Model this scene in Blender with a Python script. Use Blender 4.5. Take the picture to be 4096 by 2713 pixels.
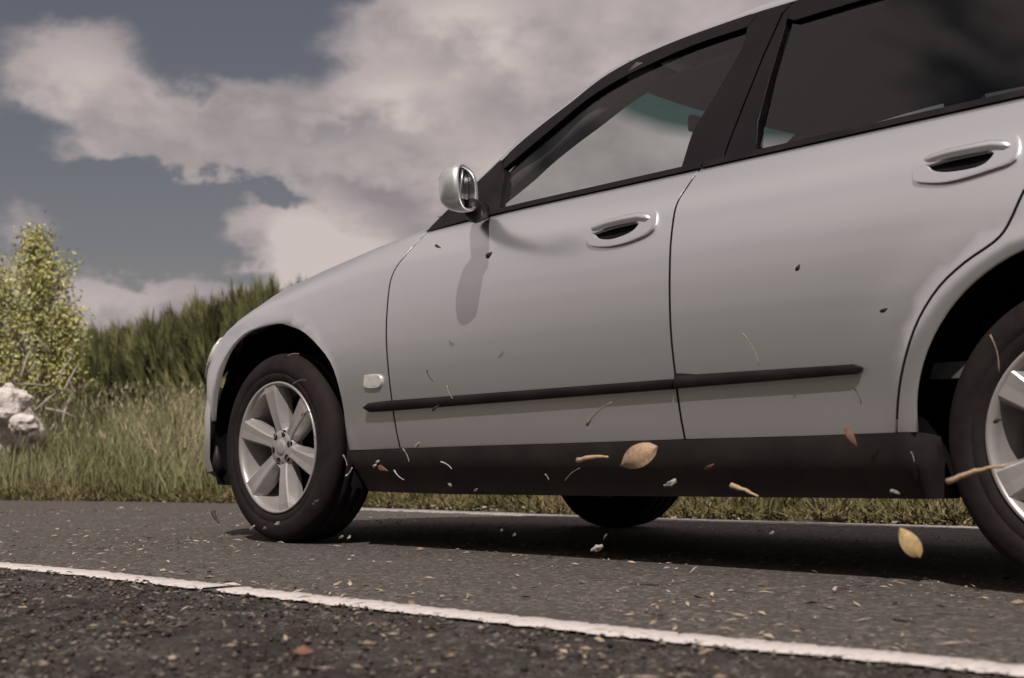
import bpy, bmesh, math, random
import numpy as np
from mathutils import Vector, Matrix, Euler
from mathutils.geometry import delaunay_2d_cdt
random.seed(11); RNG = np.random.default_rng(7)
C = bpy.context.scene
for o in list(bpy.data.objects): bpy.data.objects.remove(o)

# ------------------------------------------------------------------ camera
CAM_F, CAM_P = 1419.0, (4.38, -3.0636, .3225)
YAW, PITCH, ROLL = math.radians(135.52), math.radians(4.637), math.radians(-.2835)
cd = bpy.data.cameras.new('camera'); cam = bpy.data.objects.new('camera', cd); C.collection.objects.link(cam)
cd.sensor_width = 36; cd.lens = CAM_F*36/1024; cd.clip_start = .02; cd.clip_end = 3000
f_ = Vector((math.cos(PITCH)*math.cos(YAW), math.cos(PITCH)*math.sin(YAW), math.sin(PITCH)))
r_ = f_.cross(Vector((0,0,1))).normalized(); u_ = r_.cross(f_)
R_ = r_*math.cos(ROLL) + u_*math.sin(ROLL); U_ = -r_*math.sin(ROLL) + u_*math.cos(ROLL)
M = Matrix.Identity(3); M.col[0] = R_; M.col[1] = U_; M.col[2] = -f_
cam.matrix_world = Matrix.Translation(CAM_P) @ M.to_4x4()
cd.dof.use_dof = True; cd.dof.focus_distance = 4.4; cd.dof.aperture_fstop = 4.5
C.camera = cam
# ------------------------------------------------------------------ world, sun, exposure
SUN = Vector((.50, -.66, 1.02)).normalized()
sun_el = math.asin(SUN.z); sun_az = math.atan2(SUN.x, SUN.y)
W = bpy.data.worlds.new('World'); C.world = W; W.use_nodes = True
nt = W.node_tree; nt.nodes.clear()
def N(t, **k):
    n = nt.nodes.new(t)
    for a, b in k.items(): setattr(n, a, b)
    return n
def mth(op, a, b=None, c=None, clamp=False):
    n = N('ShaderNodeMath', operation=op, use_clamp=clamp)
    for i, v in enumerate((a, b, c)):
        if v is None: continue
        if isinstance(v, (int, float)): n.inputs[i].default_value = v
        else: nt.links.new(v, n.inputs[i])
    return n.outputs[0]
sky = N('ShaderNodeTexSky', sky_type='NISHITA', sun_disc=False)
sky.sun_elevation = sun_el; sky.sun_rotation = sun_az; sky.air_density = 1.0; sky.dust_density = .6; sky.ozone_density = 1.6
tc = N('ShaderNodeTexCoord'); sep = N('ShaderNodeSeparateXYZ'); nt.links.new(tc.outputs['Generated'], sep.inputs[0])
X, Y, Z = sep.outputs
# azimuth measured from the camera heading, positive to the right, and elevation, both in degrees
cy, sy = math.cos(YAW), math.sin(YAW)
fw = mth('ADD', mth('MULTIPLY', X, cy), mth('MULTIPLY', Y, sy))
rt = mth('SUBTRACT', mth('MULTIPLY', X, sy), mth('MULTIPLY', Y, cy))
AZ = mth('MULTIPLY', mth('ARCTAN2', rt, fw), 57.29578); EL = mth('MULTIPLY', mth('ARCSINE', Z), 57.29578)
def noise(scale, detail, rough, stretch=(1,1,1), off=0, dist=0):
    mp = N('ShaderNodeMapping'); mp.inputs['Scale'].default_value = stretch; mp.inputs['Location'].default_value = (off, off*.7, off*.3)
    nt.links.new(tc.outputs['Generated'], mp.inputs[0])
    n = N('ShaderNodeTexNoise'); n.inputs['Scale'].default_value = scale; n.inputs['Detail'].default_value = detail; n.inputs['Roughness'].default_value = rough
    n.inputs['Distortion'].default_value = dist
    nt.links.new(mp.outputs[0], n.inputs[0]); return n.outputs[0]
n1 = noise(9, 6, .58, (1,1,2.0), 3.1); n2 = noise(26, 5, .6, (1,1,1.6), 8.4); n3 = noise(4.5, 3, .55, (1,1,2.4), 5.0)
wx = mth('ADD', AZ, mth('MULTIPLY', mth('SUBTRACT', n1, .5), 4.2)); wy = mth('ADD', EL, mth('MULTIPLY', mth('SUBTRACT', n2, .5), 3.4))
def blob(px, py, rx, ry, amp=1.0, rot=0.0, k=None):
    a = math.degrees(math.atan((px-512)/CAM_F)); e = 4.64 + math.degrees(math.atan((339-py)/CAM_F))
    sx, sy_ = rx*57.3/CAM_F, ry*57.3/CAM_F
    dx, dy = mth('SUBTRACT', wx, a), mth('SUBTRACT', wy, e)
    c, s = math.cos(math.radians(rot)), math.sin(math.radians(rot))
    u = mth('ADD', mth('MULTIPLY', dx, c/sx), mth('MULTIPLY', dy, s/sx)); v = mth('SUBTRACT', mth('MULTIPLY', dy, c/sy_), mth('MULTIPLY', dx, s/sy_))
    q = mth('ADD', mth('MULTIPLY', u, u), mth('MULTIPLY', v, v))
    return mth('MULTIPLY', mth('EXPONENT', mth('MULTIPLY', q, -1.0)), amp)
def total(l):
    r = l[0]
    for x in l[1:]: r = mth('ADD', r, x)
    return r
dens = total([blob(72,84,62,44,1.5), blob(125,125,75,36,1.1,-25), blob(200,130,110,30,1.3,-4), blob(262,100,36,22,.5), blob(425,95,92,75,1.9,20), blob(470,22,80,44,1.5,10),
              blob(580,140,130,150,2.2), blob(330,150,150,28,1.2,-6), blob(150,175,90,9,.55,-9), blob(420,190,90,28,1.0), blob(308,238,52,38,2.2), blob(250,235,38,24,.95),
              blob(330,275,80,40,1.3), blob(122,292,42,16,.75), blob(190,293,32,14,.7), blob(170,330,210,24,1.15), blob(20,235,40,24,.8), blob(40,285,70,22,.8), blob(125,160,60,12,.8,-8), blob(240,163,85,18,.8,-3), blob(370,185,60,22,.4), blob(262,192,70,9,-.7,-6), blob(255,275,45,14,-.5), blob(60,300,300,16,.35), blob(700,90,220,220,1.6)])
dark = total([blob(345,136,70,9,1.0,4), blob(150,150,60,12,.5,-10), blob(310,187,70,8,.7,-6)])
# outside the picture, noise clouds are made denser and brighter for the paint to reflect
far = mth('MINIMUM', 1.0, mth('MULTIPLY', mth('MAXIMUM', 0.0, mth('SUBTRACT', mth('ABSOLUTE', AZ), 19.0)), .1))
hi = mth('MINIMUM', 1.0, mth('MULTIPLY', mth('MAXIMUM', 0.0, mth('SUBTRACT', EL, 21.0)), .1))
out_ = mth('MAXIMUM', far, hi)
free = mth('MULTIPLY', mth('SUBTRACT', n3, .30), 6.0)
dens = mth('ADD', mth('MULTIPLY', dens, mth('SUBTRACT', 1.0, out_)), mth('MULTIPLY', free, out_))
dens = mth('ADD', dens, mth('MULTIPLY', mth('SUBTRACT', n1, .5), 1.0))
mr = N('ShaderNodeMapRange', interpolation_type='SMOOTHSTEP'); mr.inputs[1].default_value = .30; mr.inputs[2].default_value = 1.15
nt.links.new(dens, mr.inputs[0]); mask = mth('MULTIPLY', mth('SUBTRACT', mr.outputs[0], mth('MULTIPLY', dark, .35)), .96, clamp=True)
shade = total([blob(72,90,45,30,.42), blob(462,18,60,32,.62), blob(400,95,40,26,.35), blob(85,300,90,18,.25), blob(385,100,60,30,.35), blob(480,160,60,30,.30), blob(306,240,40,42,.95), blob(345,262,60,30,.9),
               blob(640,40,150,60,.2), blob(380,205,60,22,-.38), blob(240,262,40,18,-.3), blob(230,120,90,24,-.18)])
bri = mth('ADD', mth('ADD', .34, mth('MULTIPLY', shade, .95)), mth('MULTIPLY', mth('SUBTRACT', n2, .5), 1.15), clamp=False)
bri = mth('MAXIMUM', 0.0, mth('MINIMUM', 1.0, mth('ADD', bri, mth('MULTIPLY', out_, .75))))  # unseen clouds brightened to lift the highlight on the paint
def mixc(fac, a, b, mode='MIX'):
    n = N('ShaderNodeMix', data_type='RGBA', blend_type=mode)
    for i, v in ((0, fac), (6, a), (7, b)):
        if isinstance(v, (int, float)): n.inputs[i].default_value = v
        elif isinstance(v, tuple): n.inputs[i].default_value = (*v, 1)
        else: nt.links.new(v, n.inputs[i])
    return n.outputs[2]
BG = .10
cloud = mixc(bri, (2.85, 2.50, 2.60), (6.1, 5.25, 5.0))
skyc = mixc(1.0, sky.outputs[0], (.62, .43, .33), 'MULTIPLY')
skyc = mixc(.35, skyc, (1.35, 1.42, 1.75))
allc = mixc(mask, skyc, cloud)
bg = N('ShaderNodeBackground'); nt.links.new(allc, bg.inputs[0]); bg.inputs[1].default_value = BG
wo = N('ShaderNodeOutputWorld'); nt.links.new(bg.outputs[0], wo.inputs[0])
sd = bpy.data.lights.new('sun', 'SUN'); sd.energy = 4.6; sd.angle = math.radians(.6); sd.color = (1.0, .93, .86)
so = bpy.data.objects.new('sun', sd); C.collection.objects.link(so); so.rotation_euler = SUN.to_track_quat('Z', 'Y').to_euler(); so.location = (3, -6, 12)
C.view_settings.view_transform = 'Standard'; C.view_settings.look = 'None'; C.view_settings.exposure = 0; C.view_settings.gamma = 1
C.view_settings.use_curve_mapping = False
C.render.engine = 'CYCLES'; C.cycles.max_bounces = 5; C.cycles.diffuse_bounces = 3; C.cycles.glossy_bounces = 3; C.cycles.transparent_max_bounces = 12

# ------------------------------------------------------------------ materials
def mat(name, base, rough=.6, metal=0., spec=.5, coat=0., n_scale=0, n_amt=.3, n_col=None, n_lo=.35, n_hi=.65, bump=0., b_scale=0, b_dist=.002, detail=6, trans=0.):
    m = bpy.data.materials.new(name); m.use_nodes = True; t = m.node_tree; b = t.nodes['Principled BSDF']
    b.inputs['Base Color'].default_value = (*base, 1); b.inputs['Roughness'].default_value = rough; b.inputs['Metallic'].default_value = metal
    b.inputs['Specular IOR Level'].default_value = spec; b.inputs['Coat Weight'].default_value = coat; b.inputs['Coat Roughness'].default_value = .25
    tcn = t.nodes.new('ShaderNodeTexCoord')
    if n_scale:
        n = t.nodes.new('ShaderNodeTexNoise'); n.inputs['Scale'].default_value = n_scale; n.inputs['Detail'].default_value = detail; n.inputs['Roughness'].default_value = .65
        t.links.new(tcn.outputs['Object'], n.inputs[0])
        mx = t.nodes.new('ShaderNodeMix'); mx.data_type = 'RGBA'
        c2 = n_col or tuple(c*(1-n_amt) for c in base)
        mx.inputs[6].default_value = (*base, 1); mx.inputs[7].default_value = (*c2, 1)
        r = t.nodes.new('ShaderNodeMapRange'); r.inputs[1].default_value = n_lo; r.inputs[2].default_value = n_hi
        t.links.new(n.outputs[0], r.inputs[0]); t.links.new(r.outputs[0], mx.inputs[0]); t.links.new(mx.outputs[2], b.inputs['Base Color'])
    if bump:
        n = t.nodes.new('ShaderNodeTexNoise'); n.inputs['Scale'].default_value = b_scale; n.inputs['Detail'].default_value = 5
        t.links.new(tcn.outputs['Object'], n.inputs[0])
        bp = t.nodes.new('ShaderNodeBump'); bp.inputs['Strength'].default_value = bump; bp.inputs['Distance'].default_value = b_dist
        t.links.new(n.outputs[0], bp.inputs['Height']); t.links.new(bp.outputs[0], b.inputs['Normal'])
    return m
def ramp_object_random(m, cols):
    """colour picked per vertex attribute 'tint' (0..1)"""
    t = m.node_tree; b = t.nodes['Principled BSDF']; a = t.nodes.new('ShaderNodeAttribute'); a.attribute_name = 'tint'
    r = t.nodes.new('ShaderNodeValToRGB'); e = r.color_ramp.elements
    while len(e) > 1: e.remove(e[-1])
    e[0].position = 0; e[0].color = (*cols[0], 1)
    for i, c in enumerate(cols[1:], 1):
        q = e.new(i/(len(cols)-1)); q.color = (*c, 1)
    t.links.new(a.outputs['Fac'], r.inputs[0]); t.links.new(r.outputs[0], b.inputs['Base Color'])
    return m
PAINT = mat('silver_paint', (.66,.665,.695), .33, .86, .5, .25, n_scale=2.2, n_amt=.02)
BLACK = mat('black_plastic', (.006,.0045,.0055), .5, 0, .2, n_scale=9, n_col=(.013,.010,.011))
CLAD = mat('sill_plastic', (.015,.012,.013), .6, 0, .3, n_scale=6, n_col=(.028,.023,.021), bump=.3, b_scale=400, b_dist=.0006)
TRIM = mat('gloss_black_trim', (.005,.0035,.0045), .25, 0, .24, n_scale=7, n_col=(.008,.006,.007))
RUB = mat('tyre_rubber', (.010,.007,.008), .8, 0, .15, n_scale=14, n_col=(.018,.014,.014), bump=.25, b_scale=60, b_dist=.002)
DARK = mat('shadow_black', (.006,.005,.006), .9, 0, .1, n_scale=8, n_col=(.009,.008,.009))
ALLOY = mat('painted_alloy', (.36,.335,.33), .36, .40, .5, .3, n_scale=12, n_amt=.14)
STEEL = mat('brake_steel', (.12,.11,.11), .45, .8, .5, n_scale=20, n_amt=.4)
INTER = mat('interior_fabric', (.10,.095,.097), .9, 0, .2, n_scale=30, n_amt=.3)
LAMP = mat('clear_lamp', (.62,.60,.58), .12, .2, .6, .6, n_scale=60, n_amt=.3)
PLATE = mat('mirror_glass', (.55,.56,.57), .04, 1.0, .5, n_scale=3, n_amt=.06)
def glass_mat(name, tint, tint2=None, z0=1.33, z1=1.42):
    m = bpy.data.materials.new(name); m.use_nodes = True; t = m.node_tree; t.nodes.clear()
    tr = t.nodes.new('ShaderNodeBsdfTransparent'); gl = t.nodes.new('ShaderNodeBsdfGlossy'); gl.inputs['Roughness'].default_value = .02
    lw = t.nodes.new('ShaderNodeLayerWeight'); lw.inputs[0].default_value = .5
    p5 = t.nodes.new('ShaderNodeMath'); p5.operation = 'POWER'; p5.inputs[1].default_value = 4.0; t.links.new(lw.outputs['Facing'], p5.inputs[0])
    fr = t.nodes.new('ShaderNodeMath'); fr.operation = 'MULTIPLY_ADD'; fr.inputs[1].default_value = .9; fr.inputs[2].default_value = .058; t.links.new(p5.outputs[0], fr.inputs[0]); mx = t.nodes.new('ShaderNodeMixShader'); o = t.nodes.new('ShaderNodeOutputMaterial')
    tr.inputs[0].default_value = (*tint, 1)
    if tint2:   # the coloured sun band printed along the top of the windscreen
        c = t.nodes.new('ShaderNodeTexCoord'); s = t.nodes.new('ShaderNodeSeparateXYZ'); t.links.new(c.outputs['Object'], s.inputs[0])
        r = t.nodes.new('ShaderNodeMapRange'); r.inputs[1].default_value = z0; r.inputs[2].default_value = z1; t.links.new(s.outputs[2], r.inputs[0])
        k = t.nodes.new('ShaderNodeMix'); k.data_type = 'RGBA'; k.inputs[6].default_value = (*tint, 1); k.inputs[7].default_value = (*tint2, 1)
        t.links.new(r.outputs[0], k.inputs[0]); t.links.new(k.outputs[2], tr.inputs[0])
    t.links.new(fr.outputs[0], mx.inputs[0]); t.links.new(tr.outputs[0], mx.inputs[1]); t.links.new(gl.outputs[0], mx.inputs[2]); t.links.new(mx.outputs[0], o.inputs[0])
    return m
GLASS = glass_mat('door_glass', (.86,.89,.87)); GLASS_R = glass_mat('dark_rear_glass', (.54,.56,.55)); SCREEN = glass_mat('windscreen_glass', (.90,.93,.91), (.06,.18,.17), 1.487, 1.525)

# ------------------------------------------------------------------ mesh helpers
def link(o, parent=None, label=None, cat=None, group=None, kind=None):
    C.collection.objects.link(o)
    if parent: o.parent = parent
    for k, v in (('label', label), ('category', cat), ('group', group), ('kind', kind)):
        if v: o[k] = v
    return o
def obj(name, verts, faces, m, parent=None, smooth=True, normals=None, **tags):
    me = bpy.data.meshes.new(name); me.from_pydata([tuple(map(float, v)) for v in verts], [], faces); me.materials.append(m)
    if smooth: me.polygons.foreach_set('use_smooth', [True]*len(me.polygons))
    if normals: me.normals_split_custom_set_from_vertices([tuple(n) for n in normals])
    me.update(); return link(bpy.data.objects.new(name, me), parent, **tags)
def fast_mesh(name, V, F, m, tint=None, smooth=False, **tags):
    """V (n,3), F (k,3) triangles, tint per vertex"""
    me = bpy.data.meshes.new(name); V = np.ascontiguousarray(V, np.float32); F = np.ascontiguousarray(F, np.int32)
    me.vertices.add(len(V)); me.vertices.foreach_set('co', V.ravel())
    me.loops.add(F.size); me.loops.foreach_set('vertex_index', F.ravel())
    me.polygons.add(len(F)); me.polygons.foreach_set('loop_start', np.arange(0, F.size, 3, dtype=np.int32))
    me.polygons.foreach_set('loop_total', np.full(len(F), 3, np.int32)); me.update(calc_edges=True)
    if smooth: me.polygons.foreach_set('use_smooth', np.ones(len(F), bool))
    if tint is not None:
        a = me.attributes.new('tint', 'FLOAT', 'POINT'); a.data.foreach_set('value', np.ascontiguousarray(tint, np.float32))
    me.materials.append(m); return link(bpy.data.objects.new(name, me), **tags)
def bm_obj(name, bm, m, parent=None, smooth=False, bevel=0, **tags):
    bmesh.ops.recalc_face_normals(bm, faces=bm.faces)
    me = bpy.data.meshes.new(name); bm.to_mesh(me); bm.free(); me.materials.append(m)
    if smooth: me.polygons.foreach_set('use_smooth', [True]*len(me.polygons))
    o = link(bpy.data.objects.new(name, me), parent, **tags)
    if bevel:
        b = o.modifiers.new('bevel', 'BEVEL'); b.width = bevel; b.segments = 2; b.limit_method = 'ANGLE'
    return o
def box(bm, c, s, rot=None):
    r = bmesh.ops.create_cube(bm, size=1); Mx = Matrix.Translation(c) @ ((rot or Matrix.Identity(3)).to_4x4()) @ Matrix.Diagonal((*s, 1))
    bmesh.ops.transform(bm, matrix=Mx, verts=r['verts'])
def tube(pts, rad, seg=8, cap=True):
    """verts, faces of a tube through pts (list of Vector) with radius float or list"""
    n = len(pts); V = []; F = []
    up = Vector((0,0,1))
    for i, p in enumerate(pts):
        t = (pts[min(i+1, n-1)] - pts[max(i-1, 0)]).normalized(); a = t.cross(up)
        if a.length < 1e-3: a = t.cross(Vector((0,1,0)))
        a.normalize(); b = a.cross(t); r = rad[i] if isinstance(rad, (list, tuple)) else rad
        for k in range(seg):
            th = 2*math.pi*k/seg; V.append(p + a*(r*math.cos(th)) + b*(r*math.sin(th)))
    for i in range(n-1):
        for k in range(seg): F.append((i*seg+k, i*seg+(k+1) % seg, (i+1)*seg+(k+1) % seg, (i+1)*seg+k))
    if cap: F.append(tuple(range(seg))[::-1]); F.append(tuple((n-1)*seg+k for k in range(seg)))
    return V, F
def lathe(prof, seg=96, axis_y=True):
    """prof: list of (y, r); turned about the y axis"""
    V = []; F = []; n = len(prof)
    for k in range(seg):
        a = 2*math.pi*k/seg
        for (y, r) in prof: V.append((r*math.cos(a), y, r*math.sin(a)))
    for k in range(seg):
        for i in range(n-1):
            F.append((k*n+i, k*n+i+1, ((k+1) % seg)*n+i+1, ((k+1) % seg)*n+i))
    return V, F
def catmull(pts, n=6):
    P = [np.array(p, float) for p in pts]; P = [2*P[0]-P[1]] + P + [2*P[-1]-P[-2]]; out = []
    for i in range(1, len(P)-2):
        for k in range(n):
            t = k/n; a, b, c, d = P[i-1:i+3]
            out.append(tuple(.5*((2*b)+(-a+c)*t+(2*a-5*b+4*c-d)*t*t+(-a+3*b-3*c+d)*t**3)))
    out.append(tuple(P[-2])); return out
def clean(poly, eps=.002):
    out = []
    for p in poly:
        if not out or math.hypot(p[0]-out[-1][0], p[1]-out[-1][1]) > eps: out.append(p)
    if math.hypot(out[0][0]-out[-1][0], out[0][1]-out[-1][1]) < eps: out.pop()
    return out
def inside(p, poly):
    c = False; n = len(poly); x, y = p; j = n-1
    for i in range(n):
        xi, yi = poly[i]; xj, yj = poly[j]
        if (yi > y) != (yj > y) and x < (xj-xi)*(y-yi)/(yj-yi)+xi: c = not c
        j = i
    return c
def densify(poly, step):
    out = []
    for i, p in enumerate(poly):
        q = poly[(i+1) % len(poly)]; n = max(1, int(math.hypot(q[0]-p[0], q[1]-p[1])/step))
        for k in range(n): out.append((p[0]+(q[0]-p[0])*k/n, p[1]+(q[1]-p[1])*k/n))
    return out
def area(poly): return sum(poly[i][0]*poly[(i+1) % len(poly)][1]-poly[(i+1) % len(poly)][0]*poly[i][1] for i in range(len(poly)))/2
def panel(name, poly, fn, m, parent, off=0., thick=.014, step=.035, holes=(), right=False, edge_step=.03, round_=.001, **tags):
    """a sheet cut to the outline poly (x, z), laid on the surface y = fn(x, z) + off, its edges folded inward"""
    poly = densify(clean(poly), edge_step)
    if area(poly) < 0: poly = poly[::-1]
    holes = [densify(clean(h), .012) for h in holes]; holes = [h if area(h) < 0 else h[::-1] for h in holes]
    pts = list(poly); edges = [(i, (i+1) % len(poly)) for i in range(len(poly))]
    for h in holes:
        b = len(pts); pts += h; edges += [(b+i, b+(i+1) % len(h)) for i in range(len(h))]
    nb = len(pts)
    xs = [p[0] for p in poly]; zs = [p[1] for p in poly]
    bnd = np.array(pts)
    x = min(xs)+step/2
    while x < max(xs):
        z = min(zs)+step/2
        while z < max(zs):
            if inside((x, z), poly) and not any(inside((x, z), h) for h in holes) and np.min((bnd[:,0]-x)**2+(bnd[:,1]-z)**2) > (step*.55)**2: pts.append((x, z))
            z += step
        x += step
    v2, e2, f2, *_ = delaunay_2d_cdt([Vector(p) for p in pts], edges, [], 0, 1e-5)
    F = []
    for f in f2:
        cx = sum(v2[i].x for i in f)/len(f); cz = sum(v2[i].y for i in f)/len(f)
        if inside((cx, cz), poly) and not any(inside((cx, cz), h) for h in holes): F.append(tuple(f))
    def nrm(x, z):
        e = .004; dx = (fn(x+e, z)-fn(x-e, z))/(2*e); dz = (fn(x, z+e)-fn(x, z-e))/(2*e); return Vector((dx, -1, dz)).normalized()
    V = [(v.x, fn(v.x, v.y)+off, v.y) for v in v2]; NN = [nrm(v.x, v.y) for v in v2]
    # orient outward (towards -y)
    F = [f if (Vector(V[f[1]])-Vector(V[f[0]])).cross(Vector(V[f[2]])-Vector(V[f[0]])).y < 0 else f[::-1] for f in F]
    for loop in [poly]+holes:
        n = len(loop); b = len(V)
        for lvl, (ins, dep) in enumerate(((0, 0), (round_*.35, round_*.35), (round_*.5, round_), (round_*.5, thick))):
            for i, p in enumerate(loop):
                a, c = loop[i-1], loop[(i+1) % n]; tx, tz = c[0]-a[0], c[1]-a[1]; L = math.hypot(tx, tz) or 1; ox, oz = tz/L, -tx/L
                V.append((p[0]+ox*ins, fn(*p)+off+dep, p[1]+oz*ins))
                base = nrm(*p); w = ((0, .12, .25, .6) if m is PAINT else (0, .5, 1, 1))[lvl]; NN.append((base*(1-w)+Vector((ox, 0, oz))*w).normalized())
        for lvl in range(3):
            for i in range(n):
                j = (i+1) % n; a, c = b+lvl*n, b+(lvl+1)*n
                F.append((a+i, a+j, c+j, c+i)[::-1])
    if right:
        V = [(x, 1.745-y, z) for x, y, z in V]; NN = [(n[0], -n[1], n[2]) for n in NN]; F = [f[::-1] for f in F]
    return obj(name, V, F, m, parent, True, NN, **tags)
def patch(name, P, m, parent, flip=False, **tags):
    """grid of points P[i][j] as a smooth sheet"""
    n, k = len(P), len(P[0]); V = [p for r in P for p in r]
    F = [(i*k+j, (i+1)*k+j, (i+1)*k+j+1, i*k+j+1) for i in range(n-1) for j in range(k-1)]
    if flip: F = [f[::-1] for f in F]
    return obj(name, V, F, m, parent, True, **tags)
# ---- the car's side as a surface Y(x, z); x runs rearward from the front axle, y across, z up ----
_T = np.array([(.10,.150),(.19,.090),(.26,.055),(.34,.018),(.40,.002),(.48,-.012),(.56,-.019),(.63,-.021),(.70,-.020),(.78,-.015),(.86,-.006),(.92,.008),(.97,.029),(1.01,.058),(1.05,.096),(1.08,.130),(1.12,.182),(1.16,.24),(1.25,.37)])
_zz = np.linspace(.1, 1.25, 461)
_yy = np.interp(_zz, _T[:,0], _T[:,1])
_k = np.hanning(33); _k /= _k.sum()
_yy = np.convolve(np.pad(_yy, 16, mode='edge'), _k, 'valid')
_HB = np.array([(-.95,.58),(-.80,.68),(-.62,.780),(-.50,.832),(-.35,.893),(-.2,.940),(.1,1.000),(.4,1.051),(.70,1.091),(1.2,1.112),(1.9,1.133),(2.9,1.164),(3.9,1.18)])
def belt(x): return np.interp(x, _HB[:,0], _HB[:,1])
def plan(x):
    t = max(0., (-.1 - x)/.78)
    r = max(0., (x - 3.25)/.75)
    return .45*t**3.2 + .14*r**2.4
def side_y(x, z):
    h = belt(x)
    zn = z if z < .62 else .62 + (z-.62)*(1.08-.62)/max(.05, h-.62)
    y = float(np.interp(zn, _zz, _yy)) + plan(x)
    for cx in (0., 3.05):
        r = math.hypot(x-cx, z-.37)
        y -= .009*math.exp(-((r-.452)/.024)**2) + .004*math.exp(-((r-.50)/.08)**2)
    return y
def glass_y(x, z):
    return .135 + .37*(z - belt(x)) + plan(x)

TR = {
  'arch_front': [(0.4374, 0.3437), (0.4469, 0.4751), (0.4123, 0.5922), (0.3519, 0.6753), (0.229, 0.7585), (0.1202, 0.7938), (0.0262, 0.8101), (-0.1396, 0.7964), (-0.2453, 0.748), (-0.3193, 0.6719), (-0.3857, 0.57), (-0.4308, 0.4619)],
  'arch_rear': [(2.6281, 0.368), (2.6335, 0.402), (2.6515, 0.4696), (2.6725, 0.5366), (2.7028, 0.6025), (2.7459, 0.6636), (2.8014, 0.7125), (2.872, 0.7556), (2.9274, 0.773)],
  'gap_front': [(0.7226, 1.0867), (0.7189, 1.0773), (0.6993, 1.0058), (0.6752, 0.9622), (0.6647, 0.9157), (0.6668, 0.8563), (0.6729, 0.7173), (0.6961, 0.5136), (0.7024, 0.3481)],
  'gap_mid': [(1.898, 1.119), (1.8937, 1.0689), (1.8872, 1.0377), (1.8875, 1.0044), (1.8932, 0.9368), (1.9045, 0.6753), (1.9167, 0.5318), (1.9233, 0.3588)],
  'gap_rear': [(2.9257, 0.9136), (2.8895, 0.8366), (2.8571, 0.8), (2.7862, 0.7606), (2.7201, 0.7093), (2.6672, 0.6384), (2.6304, 0.5554), (2.604, 0.471), (2.5809, 0.3662)],
  'sill_top': [(0.4396, 0.3361), (0.9537, 0.3448), (1.6081, 0.3534), (1.9233, 0.3588), (2.2982, 0.3625), (2.6274, 0.368)],
  'sill_bot': [(0.449, 0.1923), (0.873, 0.1922), (1.5426, 0.2003), (2.2472, 0.2072), (2.6507, 0.2098)],
  'belt_low': [(0.7253, 1.0843), (0.9759, 1.088), (1.2423, 1.1071), (1.5212, 1.1138), (1.8396, 1.1252), (2.0274, 1.1286), (2.3184, 1.1423), (2.5389, 1.1522), (2.7247, 1.1579), (2.8607, 1.1557)],
  'mould': [(0.567, 0.4821), (0.5918, 0.4968), (0.6876, 0.5024), (1.9147, 0.5245), (1.9196, 0.5408), (1.9679, 0.5359), (2.489, 0.5367), (2.507, 0.5287), (2.4871, 0.5127), (1.9193, 0.4983), (0.6829, 0.469), (0.593, 0.4679)],
  'indicator': [(0.5694, 0.5921), (0.6442, 0.5889), (0.6423, 0.5521), (0.5681, 0.5548)],
  'h1_cav': [(1.5905, 0.9716), (1.6595, 0.9786), (1.7658, 0.9805), (1.7643, 0.9627), (1.7291, 0.9519), (1.6687, 0.947), (1.6156, 0.9548)],
  'h1_bez': [(1.5736, 0.9551), (1.575, 0.9923), (1.6425, 1.0025), (1.7444, 1.0094), (1.8137, 1.0062), (1.8232, 0.9584), (1.759, 0.9365), (1.6725, 0.9291), (1.5958, 0.9387)],
  'h2_cav': [(2.6716, 1.0109), (2.7298, 1.0169), (2.8413, 1.02), (2.8406, 1.0013), (2.806, 0.9895), (2.7289, 0.9883), (2.6861, 0.997)],
  'h2_bez': [(2.6454, 0.984), (2.6434, 1.0233), (2.7103, 1.0438), (2.8289, 1.053), (2.8901, 1.0463), (2.898, 0.9959), (2.8373, 0.9796), (2.7373, 0.9677), (2.6627, 0.9763)],
  'roof_edge': [(0.7123, 1.0871), (0.8026, 1.1578), (0.9201, 1.2414), (0.9792, 1.2841), (1.066, 1.3487), (1.1652, 1.4064), (1.2776, 1.4631), (1.3437, 1.5003), (1.4164, 1.5335), (1.5356, 1.5663), (1.68, 1.5884), (1.7926, 1.5988), (1.9527, 1.6098), (2.1167, 1.6145)],
  'fglass_top': [(1.0129, 1.2605), (1.1161, 1.3219), (1.2137, 1.3795), (1.3485, 1.4589), (1.4795, 1.5055), (1.5951, 1.53), (1.7552, 1.5567), (1.9576, 1.57)],
  'sail_edge': [(1.0129, 1.2605), (1.0198, 1.198), (1.0336, 1.1119)],
  'bpil_front': [(1.9576, 1.57), (1.9554, 1.5122), (1.925, 1.4322), (1.8674, 1.3166), (1.8391, 1.2608), (1.8256, 1.1418)],
  'bpil_split': [(2.0776, 1.5823), (2.0408, 1.4544), (2.0078, 1.3095), (1.9897, 1.2224), (1.973, 1.1371)],
  'rglass_front': [(2.0999, 1.562), (2.0811, 1.3738), (2.0738, 1.2452), (2.0908, 1.1507)],
  'rglass_top': [(2.0976, 1.5661), (2.189, 1.5668), (2.2809, 1.5665)],
  'rglass_rear': [(2.8116, 1.4359), (2.8491, 1.1908)],
  'belt_up': [(1.0351, 1.1083), (1.5078, 1.1281), (1.8266, 1.1383), (2.092, 1.146), (2.5341, 1.164), (2.8524, 1.1732)],
}
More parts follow.
